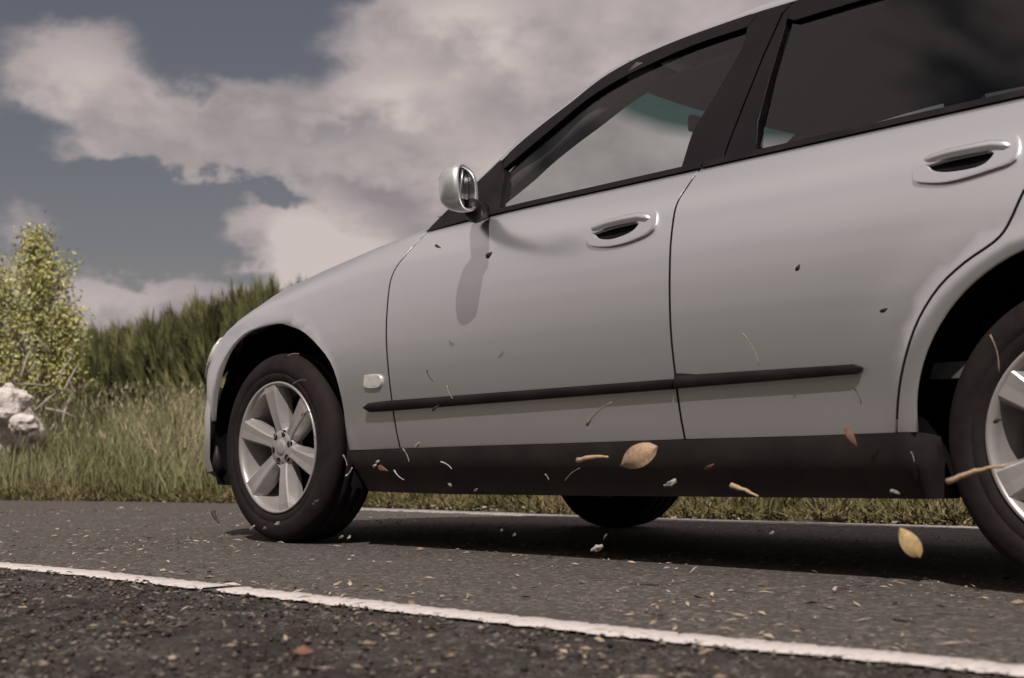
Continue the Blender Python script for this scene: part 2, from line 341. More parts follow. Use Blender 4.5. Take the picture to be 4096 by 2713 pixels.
DEBRIS = [
  ('leaf', (2.288, -0.55, 0.337), (2.179, -0.55, 0.293), 0.053, 'tan', 'wide tan dry leaf in mid air in front of the black sill'),
  ('twig', (1.998, -0.5, 0.307), (2.097, -0.5, 0.314), 0.0123, 'tan', 'short ragged tan twig flying left of the wide tan leaf'),
  ('stem', (2.029, -0.5, 0.392), (2.112, -0.5, 0.446), 0.0123, 'pale', 'pale forked stem with a white tip flying over the front door bottom'),
  ('leaf', (3.034, -0.7, 0.131), (2.993, -0.7, 0.184), 0.0346, 'yellow', 'yellowish tan leaf falling over the shadow beside the rear tyre'),
  ('twig', (3.049, -0.62, 0.267), (3.162, -0.62, 0.298), 0.0137, 'tan', 'long tan twig flying in front of the rear tyre'),
  ('chip', (2.228, -0.45, 0.246), (2.268, -0.45, 0.26), 0.0143, 'white', 'white chip flying at the right of the far front tyre'),
  ('chip', (1.951, -0.4, 0.079), (1.985, -0.4, 0.093), 0.0204, 'white', 'white pebble bouncing over the shadow below the car'),
  ('twig', (2.461, -0.5, 0.25), (2.533, -0.5, 0.227), 0.0113, 'tan', 'pinkish twig flying just under the sill behind the far front tyre'),
  ('stem', (2.351, -0.3, 0.609), (2.399, -0.3, 0.53), 0.0073, 'pale', 'thin bent straw with a brown head over the rear door'),
  ('stem', (2.624, -0.25, 0.468), (2.641, -0.25, 0.432), 0.007, 'dark', 'dark forked curl of stem below the rear end of the side moulding'),
  ('leaf', (2.661, -0.35, 0.376), (2.69, -0.35, 0.334), 0.0158, 'red', 'blurred reddish leaf crossing from rear door bottom to sill'),
  ('leaf', (1.356, -0.2, 0.901), (1.382, -0.2, 0.916), 0.0148, 'dark', 'dark speck of bark over the front door just behind the mirror shadow'),
  ('leaf', (1.128, -0.2, 0.965), (1.156, -0.2, 0.952), 0.0093, 'dark', 'small dark fleck over the front door ahead of the mirror shadow'),
  ('leaf', (2.44, -0.2, 0.758), (2.452, -0.2, 0.774), 0.0098, 'dark', 'brown fleck over the middle of the rear door'),
  ('leaf', (2.665, -0.2, 0.642), (2.686, -0.2, 0.65), 0.0095, 'dark', 'dark fleck beside the rear door gap above the rear arch'),
  ('stem', (1.09, -0.2, 0.581), (1.118, -0.2, 0.546), 0.0092, 'dark', 'dark comma of grass over the front door near the side lamp'),
  ('leaf', (1.114, -0.2, 0.455), (1.146, -0.2, 0.472), 0.0092, 'dark', 'small brown fleck under the front end of the side moulding'),
  ('stem', (1.182, -0.2, 0.529), (1.209, -0.2, 0.489), 0.0091, 'pale', 'pale sliver crossing the front part of the side moulding'),
  ('stem', (1.036, -0.25, 0.34), (1.065, -0.25, 0.3), 0.0092, 'pale', 'thin grey sliver over the front end of the sill'),
  ('stem', (1.054, -0.3, 0.276), (1.1, -0.3, 0.247), 0.0091, 'white', 'bright straight straw over the front end of the sill'),
  ('stem', (1.267, -0.3, 0.301), (1.315, -0.3, 0.28), 0.0088, 'white', 'short bright straw over the sill, second from the front wheel'),
  ('chip', (1.298, -0.3, 0.24), (1.315, -0.3, 0.229), 0.0088, 'pale', 'tiny grey bit near the sill bottom behind the front wheel'),
  ('chip', (0.953, -0.3, 0.285), (0.967, -0.3, 0.294), 0.0093, 'white', 'tiny white bit closest to the front tyre over the sill'),
  ('chip', (0.967, -0.3, 0.297), (0.982, -0.3, 0.306), 0.0093, 'white', 'tiny white bit just above the closest one over the sill'),
  ('leaf', (0.977, -0.3, 0.288), (1.025, -0.3, 0.273), 0.0154, 'red', 'dull red leaf fragment over the sill front'),
  ('chip', (1.034, -0.2, 0.346), (1.058, -0.2, 0.358), 0.0124, 'white', 'white crumb on the edge between front door and sill'),
  ('stem', (0.818, -0.3, 0.256), (0.849, -0.3, 0.282), 0.0127, 'white', 'bent white crumb beside the tread of the front tyre'),
  ('stem', (0.803, -0.3, 0.322), (0.823, -0.3, 0.288), 0.0096, 'pale', 'thin grey straw beside the tread of the front tyre'),
  ('twig', (0.062, -0.3, 0.125), (0.101, -0.3, 0.088), 0.0145, 'dark', 'dark bark splinter low in front of the front tyre'),
  ('chip', (0.223, -0.15, 0.079), (0.253, -0.15, 0.09), 0.0143, 'white', 'white crumb on the lower sidewall of the front tyre'),
  ('chip', (0.144, -0.2, 0.064), (0.174, -0.2, 0.076), 0.0144, 'white', 'white crumb at the front foot of the front tyre'),
  ('chip', (0.223, -0.2, 0.064), (0.241, -0.2, 0.075), 0.0107, 'pale', 'grey crumb at the foot of the front tyre'),
  ('chip', (0.506, -0.2, 0.156), (0.539, -0.2, 0.174), 0.0102, 'pale', 'grey crumb on the front tyre shoulder'),
  ('chip', (0.654, -0.2, 0.049), (0.675, -0.2, 0.063), 0.01, 'pale', 'grey crumb below the front tyre tread'),
  ('chip', (0.696, -0.2, 0.048), (0.712, -0.2, 0.064), 0.0099, 'white', 'white crumb just behind the front tyre contact'),
  ('stem', (0.251, -0.12, 0.672), (0.316, -0.12, 0.676), 0.0107, 'pale', 'pale straw near the top of the front tyre'),
  ('stem', (0.282, -0.12, 0.572), (0.359, -0.12, 0.583), 0.0071, 'pale', 'thin straw across the top of the front rim'),
  ('stem', (1.691, -0.3, 0.268), (1.705, -0.3, 0.252), 0.0082, 'pale', 'grey sliver over the middle of the sill'),
  ('stem', (1.812, -0.35, 0.252), (1.866, -0.35, 0.286), 0.0053, 'pale', 'thin curved straw left of the far front tyre'),
  ('chip', (1.562, -0.3, 0.097), (1.578, -0.3, 0.106), 0.0084, 'pale', 'tiny grey bit over the shadow between the front tyres'),
  ('chip', (1.514, -0.3, 0.109), (1.526, -0.3, 0.115), 0.0084, 'pale', 'tiny dim bit over the shadow between the front tyres'),
  ('chip', (2.421, -0.3, 0.134), (2.432, -0.3, 0.141), 0.0072, 'white', 'tiny white bit over the shadow ahead of the yellowish leaf'),
  ('chip', (1.899, -0.3, 0.099), (1.913, -0.3, 0.118), 0.0052, 'pale', 'thin dim bit over the shadow above the white pebble'),
  ('leaf', (2.931, -0.2, 0.384), (2.954, -0.2, 0.394), 0.009, 'dark', 'dark fleck in front of the rear rim'),
  ('stem', (3.007, -0.35, 0.56), (3.023, -0.35, 0.483), 0.0043, 'tan', 'long curved brown stem in front of the rear tyre'),
  ('chip', (2.766, -0.35, 0.242), (2.792, -0.35, 0.234), 0.0089, 'pale', 'pale shred under the sill end by the rear wheel'),
  ('stem', (2.763, -0.25, 0.323), (2.77, -0.25, 0.301), 0.0069, 'pale', 'faint grey shred on the rear end of the sill'),
  ('chip', (1.408, -0.3, 0.216), (1.425, -0.3, 0.227), 0.0086, 'pale', 'faint grey bit at the sill bottom edge'),
  ('leaf', (2.309, -0.4, 0.285), (2.338, -0.4, 0.297), 0.0119, 'red', 'dim brown leaf over the sill right of the white chip'),
]
FAR_LINE = [[-5.781, 1.614], [-4.886, 1.936], [-3.826, 2.314], [-2.358, 2.394], [-1.454, 2.331], [-0.635, 2.271], [-0.028, 2.37], [0.587, 2.526], [1.359, 2.667]]
NEAR_LINE = [[0.266, -1.165], [0.806, -1.047], [1.353, -0.998], [1.923, -1.005], [2.278, -1.003], [2.633, -1.017], [2.921, -1.018], [3.168, -1.019], [3.392, -1.043]]
LEAF_XY = (2.568, -1.741)


# ------------------------------------------------------------------ the setting: road, verge
def lerp_line(tab, x): return float(np.interp(x, tab[0], tab[1]))
FAR_EDGE = [(-60,-34),(-30,-13),(-14,-3.2),(-9,-.1),(-7,1.0),(-5.8,1.62),(-4.9,2.0),(-3.8,2.3),(-2.4,2.42),(-1,2.46),(0,2.50),(1.4,2.72),(3,2.9),(6,3.2),(14,3.8),(60,6)]
NEAR_EDGE = [(-60,-38),(-30,-17),(-14,-6.6),(-9,-3.7),(-6,-2.5),(-4,-1.9),(-2,-1.42),(.274,-1.169),(.95,-1.135),(1.56,-1.132),(2.1,-1.120),(2.8,-1.10),(3.373,-1.048),(5,-.98),(9,-1.0),(20,-.6),(60,2)]
FAR_EDGE = np.array(catmull(FAR_EDGE, 8)).T; NEAR_EDGE = np.array(catmull(NEAR_EDGE, 8)).T
def asphalt_mat(name, c1, c2, speck, scale, bump, dist, rough=.85, patch_=0):
    m = bpy.data.materials.new(name); m.use_nodes = True; t = m.node_tree; b = t.nodes['Principled BSDF']; b.inputs['Roughness'].default_value = rough; b.inputs['Specular IOR Level'].default_value = .3
    tcn = t.nodes.new('ShaderNodeTexCoord')
    def tex(ty, s, d=6):
        n = t.nodes.new(ty); n.inputs['Scale'].default_value = s
        if ty == 'ShaderNodeTexNoise': n.inputs['Detail'].default_value = d; n.inputs['Roughness'].default_value = .7
        t.links.new(tcn.outputs['Object'], n.inputs[0]); return n
    def rng(sock, a, b_):
        r = t.nodes.new('ShaderNodeMapRange'); r.inputs[1].default_value = a; r.inputs[2].default_value = b_; t.links.new(sock, r.inputs[0]); return r.outputs[0]
    def mix(fac, a, b_, mode='MIX'):
        k = t.nodes.new('ShaderNodeMix'); k.data_type = 'RGBA'; k.blend_type = mode
        if isinstance(fac, float): k.inputs[0].default_value = fac
        else: t.links.new(fac, k.inputs[0])
        for i, v in ((6, a), (7, b_)):
            if isinstance(v, tuple): k.inputs[i].default_value = (*v, 1)
            else: t.links.new(v, k.inputs[i])
        return k.outputs[2]
    col = mix(rng(tex('ShaderNodeTexNoise', 1.3).outputs[0], .35, .65), c1, c2)
    vo = tex('ShaderNodeTexVoronoi', scale); vs = t.nodes.new('ShaderNodeSeparateColor'); t.links.new(vo.outputs['Color'], vs.inputs[0])
    col = mix(rng(vs.outputs[0], .62, 1.0), col, speck)
    col = mix(rng(vs.outputs[1], .7, 1.0), col, tuple(c*.45 for c in c1))
    col = mix(rng(tex('ShaderNodeTexNoise', scale*.5).outputs[0], .3, .7), col, tuple(c*.75 for c in c1))
    if patch_: col = mix(rng(tex('ShaderNodeTexNoise', patch_).outputs[0], .40, .62), col, tuple(c*.38 for c in c1))
    t.links.new(col, b.inputs['Base Color'])
    bp = t.nodes.new('ShaderNodeBump'); bp.inputs['Strength'].default_value = bump; bp.inputs['Distance'].default_value = dist
    h = t.nodes.new('ShaderNodeMath'); h.operation = 'SUBTRACT'; h.inputs[0].default_value = 1; t.links.new(vo.outputs['Distance'], h.inputs[1])
    t.links.new(h.outputs[0], bp.inputs['Height']); t.links.new(bp.outputs[0], b.inputs['Normal'])
    return m
ASPH = asphalt_mat('road_asphalt', (.070,.059,.054), (.090,.077,.070), (.24,.205,.18), 80, .9, .008)
SHLD = asphalt_mat('coarse_shoulder_chip', (.048,.038,.034), (.082,.068,.062), (.19,.16,.145), 62, 1.0, .014, patch_=5)
SOIL = asphalt_mat('verge_soil', (.075,.058,.036), (.055,.048,.028), (.16,.13,.09), 25, 1.0, .03)
LINE = mat('white_road_paint', (.50,.455,.44), .75, 0, .3, n_scale=55, n_col=(.17,.15,.14), n_lo=.55, n_hi=.70, bump=.8, b_scale=130, b_dist=.004)
# one ground sheet out to the horizon, rising into a low bank behind the far edge
def yf(x): return lerp_line(FAR_EDGE, x)
def yfv(x): return np.interp(x, FAR_EDGE[0], FAR_EDGE[1])
def yn(x): return lerp_line(NEAR_EDGE, x)
xs = np.concatenate([np.linspace(-900,-60,8), np.linspace(-55,-16,14), np.linspace(-15,12,110), np.linspace(14,60,12), np.linspace(80,900,8)])
def bank(d):
    return -.012 + (.06*min(d,1.2)/1.2 if d < 1.2 else .06+.10*min(d-1.2,3.5)/3.5*2.0) if d > 0 else -.012
GV, GF = [], []
offs = [0,.15,.3,.5,.8,1.2,1.7,2.4,3.2,4.2,5.5,8,14,30,80,250,900]
for x in xs:
    y0 = yf(max(-60,min(60,x)))
    for d in offs:
        GV.append((x, y0-.05+d, bank(d) + (random.uniform(-.012,.012) if 0 < d < 10 else 0)))
k = len(offs)
GF = [(i*k+j,(i+1)*k+j,(i+1)*k+j+1,i*k+j+1) for i in range(len(xs)-1) for j in range(k-1)]
obj('verge', GV, GF, SOIL, kind='structure', label='bank of soil beyond the road')
GV = []
offn = [.35,.1,-.6,-1.5,-3,-6,-9,-20,-80,-900]
for x in xs:
    y0 = yn(max(-60,min(60,x)))
    for d in offn: GV.append((x, y0+d, -.06 if d > -3 else float(np.interp(-d, [3,6,9,14,24,80,900],[-.05,.5,2.3,6.3,9,10,10]))))  # unseen slope behind the camera, raised so the lower doors reflect dark
k = len(offn); GF = [(i*k+j,(i+1)*k+j,(i+1)*k+j+1,i*k+j+1)[::-1] for i in range(len(xs)-1) for j in range(k-1)]
HILL = mat('dark_reflection_slope', (.040,.042,.018), .9, 0, .1, n_scale=1.2, n_col=(.022,.024,.010))
obj('ground', GV, GF, HILL, kind='structure', label='ground on the near side of the road, with an unseen slope added to darken reflections')
GV = []
for x in xs:
    a, b = yn(max(-60,min(60,x))), yf(max(-60,min(60,x)))
    for t in (0,.25,.5,.75,1): GV.append((x, a-.04+(b+.06-a)*t, 0))
GF = [(i*5+j,(i+1)*5+j,(i+1)*5+j+1,i*5+j+1)[::-1] for i in range(len(xs)-1) for j in range(4)]
obj('road', GV, GF, ASPH, kind='structure', label='grey asphalt lane')
# the coarse, broken shoulder: a finely displaced sheet below the edge line
from mathutils import noise as mnoise
nx, ny = 420, 150; X0, X1 = -.6, 4.6
GV = []
for i in range(nx):
    x = X0+(X1-X0)*i/(nx-1)
    for j in range(ny):
        d = (j/(ny-1))**1.15*1.75; y = yn(x)-.045-d
        h = mnoise.noise(Vector((x*3,y*3,0)))*.016 + mnoise.noise(Vector((x*14,y*14,3)))*.010 + mnoise.noise(Vector((x*48,y*48,7)))*.006 + mnoise.noise(Vector((x*110,y*110,9)))*.004
        GV.append((x, y, h*min(1, d/.10) - .004 if j else -.004))
GF = [(i*ny+j, i*ny+j+1,(i+1)*ny+j+1,(i+1)*ny+j) for i in range(nx-1) for j in range(ny-1)]
obj('road_shoulder', GV, GF, SHLD, kind='structure', label='dark coarse chip shoulder in front of the white line', smooth=False)
OLDLINE = mat('dull_road_paint', (.36,.325,.31), .8, 0, .3, n_scale=40, n_col=(.13,.115,.105), n_lo=.42, n_hi=.66)
def paint_line(name, edge, dy, w, x0, x1, step, gaps=(), rag=.014, lab='', m_=None):
    top, bot = [], []; V = []; F = []; n = int((x1-x0)/step)
    for i in range(n+1):
        x = x0+i*step; y = lerp_line(edge, x)+dy
        r1 = mnoise.noise(Vector((x*22, 1.3, 0)))*rag + mnoise.noise(Vector((x*62, 4, 0)))*rag*1.1; r2 = mnoise.noise(Vector((x*22, 9.3, 0)))*rag*1.3 + mnoise.noise(Vector((x*58, 7, 0)))*rag*1.1
        z = .005 + mnoise.noise(Vector((x*30, 2, 0)))*.0012
        V += [(x, y+w/2+r1, z-.004), (x, y+w/2+r1-.004, z), (x, y-w/2+r2+.004, z), (x, y-w/2+r2, z-.004)]
    for i in range(n):
        x = x0+i*step
        if any(a < x < b for a, b in gaps): continue
        for j in range(3): F.append((i*4+j, i*4+j+1, (i+1)*4+j+1, (i+1)*4+j)[::-1])
    return obj(name, V, F, m_ or LINE, kind='structure', label=lab)
paint_line('edge_line', NEAR_EDGE, 0, .092, -8, 9, .010, gaps=((1.375,1.43),), lab='worn white edge line nearest the camera')
paint_line('edge_line', FAR_EDGE, -.19, .17, -3.3, 9, .03, rag=.045, m_=OLDLINE, lab='white edge line along the far side of the road')

# ------------------------------------------------------------------ the car
car = link(bpy.data.objects.new('station_wagon', None), None, 'silver station wagon with black sill cladding and six spoke alloy wheels driving to the left', 'car')
P_ = TR
ARC_F = catmull(P_['arch_front'], 3); ARC_R = []
for k in range(0, 61): # rear arch: the traced curve continued as a circle about the axle
    a = math.pi*(1-k/60.); ARC_R.append((3.05+.425*math.cos(a), max(.37, .37+.43*math.sin(a))))
ARC_R = [(3.05+.420*math.cos(math.pi*(1-k/40.)), .37+.428*math.sin(math.pi*(1-k/40.))) for k in range(41)]
ARC_FR = [(.0+.435*math.cos(math.pi*k/40.), .362+.447*math.sin(math.pi*k/40.)) for k in range(41)]   # right-hand side
g = .0045
GA = catmull(P_['gap_front'], 3); GM = catmull(P_['gap_mid'], 3); GR = catmull(P_['gap_rear'], 3)
def shift(l, d):     # moves a line of the side by d square to itself, towards the rear for d > 0
    out = []
    for i, (x, z) in enumerate(l):
        a, b = l[max(0, i-1)], l[min(len(l)-1, i+1)]; tx, tz = b[0]-a[0], b[1]-a[1]; L = math.hypot(tx, tz) or 1; nx_, nz_ = -tz/L, tx/L
        if nx_ < 0: nx_, nz_ = -nx_, -nz_
        out.append((x+nx_*d, z+nz_*d))
    return out
def belt_line(x0, x1, n=12): return [(x0+(x1-x0)*i/n, belt(x0+(x1-x0)*i/n)) for i in range(n+1)]
def zsill(x): return float(np.interp(x, [p[0] for p in P_['sill_top']], [p[1] for p in P_['sill_top']]))
SILL = [(x, zsill(x)) for x in np.linspace(.449, 2.629, 14)]
def sill_seg(x0, x1, dz=0): return [(x, zsill(x)+dz) for x in np.linspace(x0, x1, 8)]
def fat(l, k, dz):
    zc = lambda x: float(np.interp(x, [min(p[0] for p in l), max(p[0] for p in l)], [np.mean([p[1] for p in sorted(l)[:len(l)//2]]), np.mean([p[1] for p in sorted(l)[len(l)//2:]])]))
    return [(x, zc(x)+(z-zc(x))*k+dz) for x, z in l]
for h_ in ('h1_cav', 'h2_cav'): P_[h_] = fat(P_[h_], 1.35, -.003)
H1 = catmull(P_['h1_cav']+P_['h1_cav'][:1], 3); H2 = catmull(P_['h2_cav']+P_['h2_cav'][:1], 3)
ga_top, ga_bot = GA[2], GA[-1]
def top_of(l, side): return l
for right in (False, True):
    tag = dict(right=right)
    arcf = ARC_F if not right else ARC_FR
    # fender
    crest = [(x, belt(x)) for x in np.linspace(-.60, GA[1][0]-.01, 26)]
    fend = shift(GA[1:], -g)[::-1]                         # up the door gap
    fend = [(GA[-1][0]-g, zsill(GA[-1][0])+.003), (.449, zsill(.449)+.003)] + arcf + [(-.46,.452),(-.60,.62)] + crest + shift(GA[2:-1], -g)
    panel('front_fender', fend, side_y, PAINT, car, **tag)
    fd = shift(GA[1:-1], g) + [(GA[-1][0]+g, zsill(.7)+.003)] + sill_seg(GA[-1][0]+g, GM[-1][0]-g, .003)[1:] + shift(GM[1:-1], -g)[::-1] + belt_line(GM[0][0]-g, GA[0][0]+g+.01)[::1]
    door1 = panel('front_door', fd, side_y, PAINT, car, holes=() if right else (H1,), **tag)
    rd = shift(GM[1:-1], g) + sill_seg(GM[-1][0]+g, GR[-1][0]-g, .003) + shift(GR[:-1], -g)[::-1] + [(2.965,1.0),(2.99,1.08)] + belt_line(2.995, GM[0][0]+g)
    door2 = panel('rear_door', rd, side_y, PAINT, car, holes=() if right else (H2,), **tag)
    qp = shift(GR, g)[::-1] + [(2.63, zsill(2.62)+.003)] + [(x, z) for x, z in ARC_R] + [(3.50,.34),(3.86,.36),(3.93,.60),(3.92,.9),(3.86,belt(3.86))] + belt_line(3.84, 3.0) + [(2.999,1.08),(2.974,1.0)]
    qp = [(GR[-1][0]+g, zsill(2.6)+.003), (2.629, zsill(2.629)+.003)] + ARC_R[1:] + [(3.50,.34),(3.86,.36),(3.93,.60),(3.92,.9),(3.86,belt(3.86))] + belt_line(3.84, 3.005) + [(3.0,1.08),(2.974,1.0)] + shift(GR[:-1], g)
    panel('rear_quarter', qp, side_y, PAINT, car, **tag)
    # black sill cladding
    SB = [(.462,.195),(.87,.192),(1.5,.198),(2.25,.206),(2.66,.210)]
    sp = [(.449,.334)] + SILL[1:] + [(2.655,.36)] + SB[::-1]
    def sill_y(x, z): return side_y(x, z) - .004 - .012*math.exp(-((z-.30)/.05)**2) + .05*max(0, (x-2.59)/.07)**2*(x > 2.59)
    panel('sill', sp, sill_y, CLAD, car, thick=.03, **tag)
    # black shell behind the panels, its colour standing in for shade in the gaps
    shell = [(.44,.33)] + arcf[:1] + [(.47,.48),(.44,.62),(.35,.72),(.2,.80),(0,.85),(-.2,.83),(-.42,.74),(-.5,.62)] + [(x, belt(x)-.02) for x in np.linspace(-.5,3.8,30)] + [(3.85,.5),(3.55,.4)] + [(3.05+.47*math.cos(a), .37+.47*math.sin(a)) for a in np.linspace(.1,math.pi-.1,16)] + [(2.56,.33)]
    panel('inner_shell', shell, side_y, DARK, car, off=.0045, thick=.004, step=.028, **tag)
    for gl in (GA[1:], GM[1:], GR[:-1]):  # black strips added along the gaps to stand in for their shade
        panel('gap_shade', shift(gl, -.0075) + shift(gl, .0075)[::-1], side_y, DARK, car, off=.0013, thick=.002, step=.2, round_=.0002, edge_step=.03, **tag)
    # side moulding in two lengths
    mo = P_['mould']; mf = [mo[0],mo[1],mo[2],(GM[-4][0]-.003,.5248),(GM[-4][0]-.003,.4985),mo[10],mo[11]]
    mb = [(GM[-4][0]+.006,.5405),(1.955,.5385),(2.0,.5345),(2.4903,.5375),(2.5087,.5285),(2.4885,.5145),(GM[-4][0]+.006,.4995)]
    def mould_y(x, z):
        zc = float(np.interp(x, [.57,1.91,2.5],[.482,.512,.525])); return side_y(x, z) - .011*max(0, 1-((z-zc)/.022)**2)
    md1 = panel('side_moulding', mf, mould_y, BLACK, door1, off=-.012, thick=.02, step=.012, **tag)
    md2 = panel('side_moulding', mb, mould_y, BLACK, door2, off=-.012, thick=.02, step=.012, **tag)
    # greenhouse: frames, pillars, glass
    RE = catmull(P_['roof_edge'], 3); FT = catmull(P_['fglass_top'], 3)
    def re_z(x): return float(np.interp(x, [p[0] for p in RE]+[2.9,3.5,3.9], [p[1] for p in RE]+[1.615,1.60,1.545]))
    REX = RE + [(x, re_z(x)) for x in (2.4,2.7,3.0,3.3,3.6,3.85)]
    bu = lambda x: belt(x) + .016
    SE = P_['sail_edge']; BF = catmull(P_['bpil_front'], 3); BS = P_['bpil_split']; RF = P_['rglass_front']
    roofcut = [p for p in RE if p[0] <= 1.99]
    frame = roofcut + [(2.0, re_z(2.0))] + [(1.9892,1.5535)] + [p for p in FT[::-1] if p[0] < 1.985] + [(1.047,1.244)]
    # frame strip above the front glass
    fr = [p for p in RE if p[0] > .95] 
    fr = [p for p in RE if p[0] > .93 and p[0] < 1.985] + [(1.99, re_z(1.99)-.002)] + FT[::-1] + [(1.0475,1.241),(.99,1.245)]
    panel('door_frame', [p for p in RE if 1.03 < p[0] < 1.985] + [(1.989, re_z(1.99)-.002)] + FT[::-1], glass_y, TRIM, door1, off=-.006, thick=.03, step=.02, **tag)
    sail = [(RE[0][0]+.006, RE[0][1]+.002)] + [p for p in RE[1:] if p[0] < 1.03] + [(1.036,1.262)] + [(1.0475,1.247),(1.0560,1.188),(1.070,1.115),(1.060,belt(1.06)+.004),(.90,belt(.9)+.004)]
    panel('mirror_sail', sail, glass_y, BLACK, door1, off=-.012, thick=.03, step=.03, **tag)
    bp = BF + [(1.859, bu(1.859)+.001),(1.998,bu(2.0)+.001)] + [(x-.004, z) for x, z in BS[::-1]] + [(2.103, re_z(2.1)-.002),(1.994, re_z(1.994)-.002)]
    panel('pillar_cover', bp, glass_y, TRIM, door1, off=-.005, thick=.03, step=.03, **tag)
    rp = [(x+.004, z) for x, z in BS] + [(2.008,bu(2.0)+.001),(2.118,bu(2.12)+.001)] + RF[::-1] + [(2.127,1.550),(2.30,1.556),(2.6,1.562),(2.83,1.560),(2.83, re_z(2.83)-.002),(2.6,re_z(2.6)-.002),(2.3,re_z(2.3)-.002),(2.113, re_z(2.11)-.002)]
    panel('door_frame', rp, glass_y, TRIM, door2, off=-.005, thick=.03, step=.03, **tag)
    cp = [(2.83,1.562),(2.842,1.4224),(2.878,bu(2.87)+.001),(3.01,bu(3.0)+.001),(2.98,1.25),(2.95,1.40),(2.94,re_z(2.94)-.002),(2.834,re_z(2.834)-.002)]
    panel('pillar_cover', cp, glass_y, TRIM, car, off=-.005, thick=.03, step=.03, **tag)
    panel('window', [p for p in FT] + BF[::-1][::-1][1:] + [(1.86,bu(1.86)-.01),(1.07,bu(1.07)-.01)] + [SE[1]], glass_y, GLASS, door1, off=.010, thick=.004, step=.08, round_=.0005, **tag)
    panel('window', [(2.10,1.56),(2.3,1.565),(2.6,1.57),(2.85,1.57),(2.86,1.4),(2.89,bu(2.88)-.01),(2.09,bu(2.1)-.01)], glass_y, GLASS_R, door2, off=.010, thick=.004, step=.08, round_=.0005, **tag)
    panel('quarter_window', [(2.955,1.57),(3.3,1.56),(3.55,1.50),(3.72,bu(3.7)+.02),(3.02,bu(3.0)+.002),(2.99,1.25),(2.96,1.4)], glass_y, GLASS_R, car, off=.006, thick=.004, step=.08, round_=.0005, **tag)
    qf = [(2.95,re_z(2.95)-.002),(3.3,re_z(3.3)-.002),(3.6,re_z(3.6)-.002),(3.84,1.54),(3.90,belt(3.86)+.004),(3.73,belt(3.7)+.004),(3.71,bu(3.7)+.02),(3.54,1.50),(3.3,1.562),(2.952,1.572)]
    panel('rear_pillar', qf, glass_y, PAINT, car, off=-.004, thick=.03, step=.05, **tag)
    # belt seals
    def belt_seal(x0, x1):
        xs_ = np.linspace(x0, x1, 20); return [(x, belt(x)+.0185) for x in xs_] + [(x, belt(x)+.002) for x in xs_[::-1]]
    panel('belt_seal', belt_seal(.93, 1.905), glass_y, BLACK, door1, off=-.013, thick=.03, step=.02, **tag)
    panel('belt_seal', belt_seal(1.912, 2.995), glass_y, BLACK, door2, off=-.013, thick=.03, step=.02, **tag)
    if not right:
        for (cav, bez, dr) in ((P_['h1_cav'], P_['h1_bez'], door1), (P_['h2_cav'], P_['h2_bez'], door2)):
            cv = catmull(cav+cav[:1], 3)[:-1]; bz = catmull(bez+bez[:1], 4)[:-1]; bz = fat(bz, 1.12, .0)
            panel('handle_bezel', bz, side_y, PAINT, dr, off=-.013, thick=.015, step=.012, holes=(cv,), round_=.009)
            # recess bowl, coloured black in place of the shade inside it
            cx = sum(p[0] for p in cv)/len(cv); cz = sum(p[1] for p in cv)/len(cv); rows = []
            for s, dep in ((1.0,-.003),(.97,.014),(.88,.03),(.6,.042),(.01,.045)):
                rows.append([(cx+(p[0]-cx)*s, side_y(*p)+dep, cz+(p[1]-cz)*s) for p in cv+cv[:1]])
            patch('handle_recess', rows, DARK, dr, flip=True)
            # grip bar lying over the top of the opening
            x0, x1 = min(p[0] for p in cav)-.008, max(p[0] for p in cav)+.05; pts = []; rr = []
            for i in range(15):
                t = i/14; x = x0+(x1-x0)*t; zt = float(np.interp(x, [cav[0][0],cav[1][0],cav[2][0],x1],[cav[0][1]+.012,cav[1][1]+.011,cav[2][1]+.012,cav[2][1]+.000]))
                pts.append(Vector((x, side_y(x, zt)-.006-.010*math.sin(math.pi*min(1,t*1.1)), zt))); rr.append(.0115+.0035*t if 0 < i < 14 else .005)
            V, F = tube(pts, rr, 10); obj('handle_grip', V, F, PAINT, dr)
    if not right:
        ind = catmull(P_['indicator']+P_['indicator'][:1], 4)[:-1]
        panel('side_indicator', ind, side_y, LAMP, car, off=-.010, thick=.012, step=.01, round_=.005)
# mudguard in front of the wheel and the bumper wrapping round the nose
def nose_pt(s):
    pl = catmull([(-.452,.012),(-.56,.055),(-.68,.15),(-.78,.28),(-.85,.44),(-.89,.65),(-.90,.8725),(-.89,1.095),(-.85,1.305),(-.78,1.465),(-.68,1.595),(-.56,1.69),(-.452,1.733)], 5)
    i = s*(len(pl)-1); a = int(min(i, len(pl)-2)); t = i-a; return (pl[a][0]*(1-t)+pl[a+1][0]*t, pl[a][1]*(1-t)+pl[a+1][1]*t)
rows = []
for (z, dd) in ((.235,.06),(.262,.02),(.31,.0),(.40,.0),(.50,.0),(.56,.012),(.62,.02)):
    row = []
    for i in range(49):
        x, y = nose_pt(i/48); row.append((x+dd*(1 if abs(i-24) < 18 else .3), y+(dd*.6 if i < 14 else (-dd*.6 if i > 34 else 0)), z-.02*math.cos((i-24)/24*1.57)))
    rows.append(row)
patch('front_bumper', rows[1:], PAINT, car, flip=True)
patch('bumper_lip', [[(x+.015,y+(.01 if y < .87 else -.01),z) for x,y,z in rows[0]], [(x+.004,y,z+.0) for x,y,z in rows[1]]], CLAD, car, flip=True)
V, F = tube([Vector((-.44,.035,.36)),Vector((-.445,.04,.31)),Vector((-.455,.05,.275)),Vector((-.49,.10,.250)),Vector((-.58,.2,.24))], [.004,.018,.024,.026,.025], 12); obj('air_dam', V, F, CLAD, car)
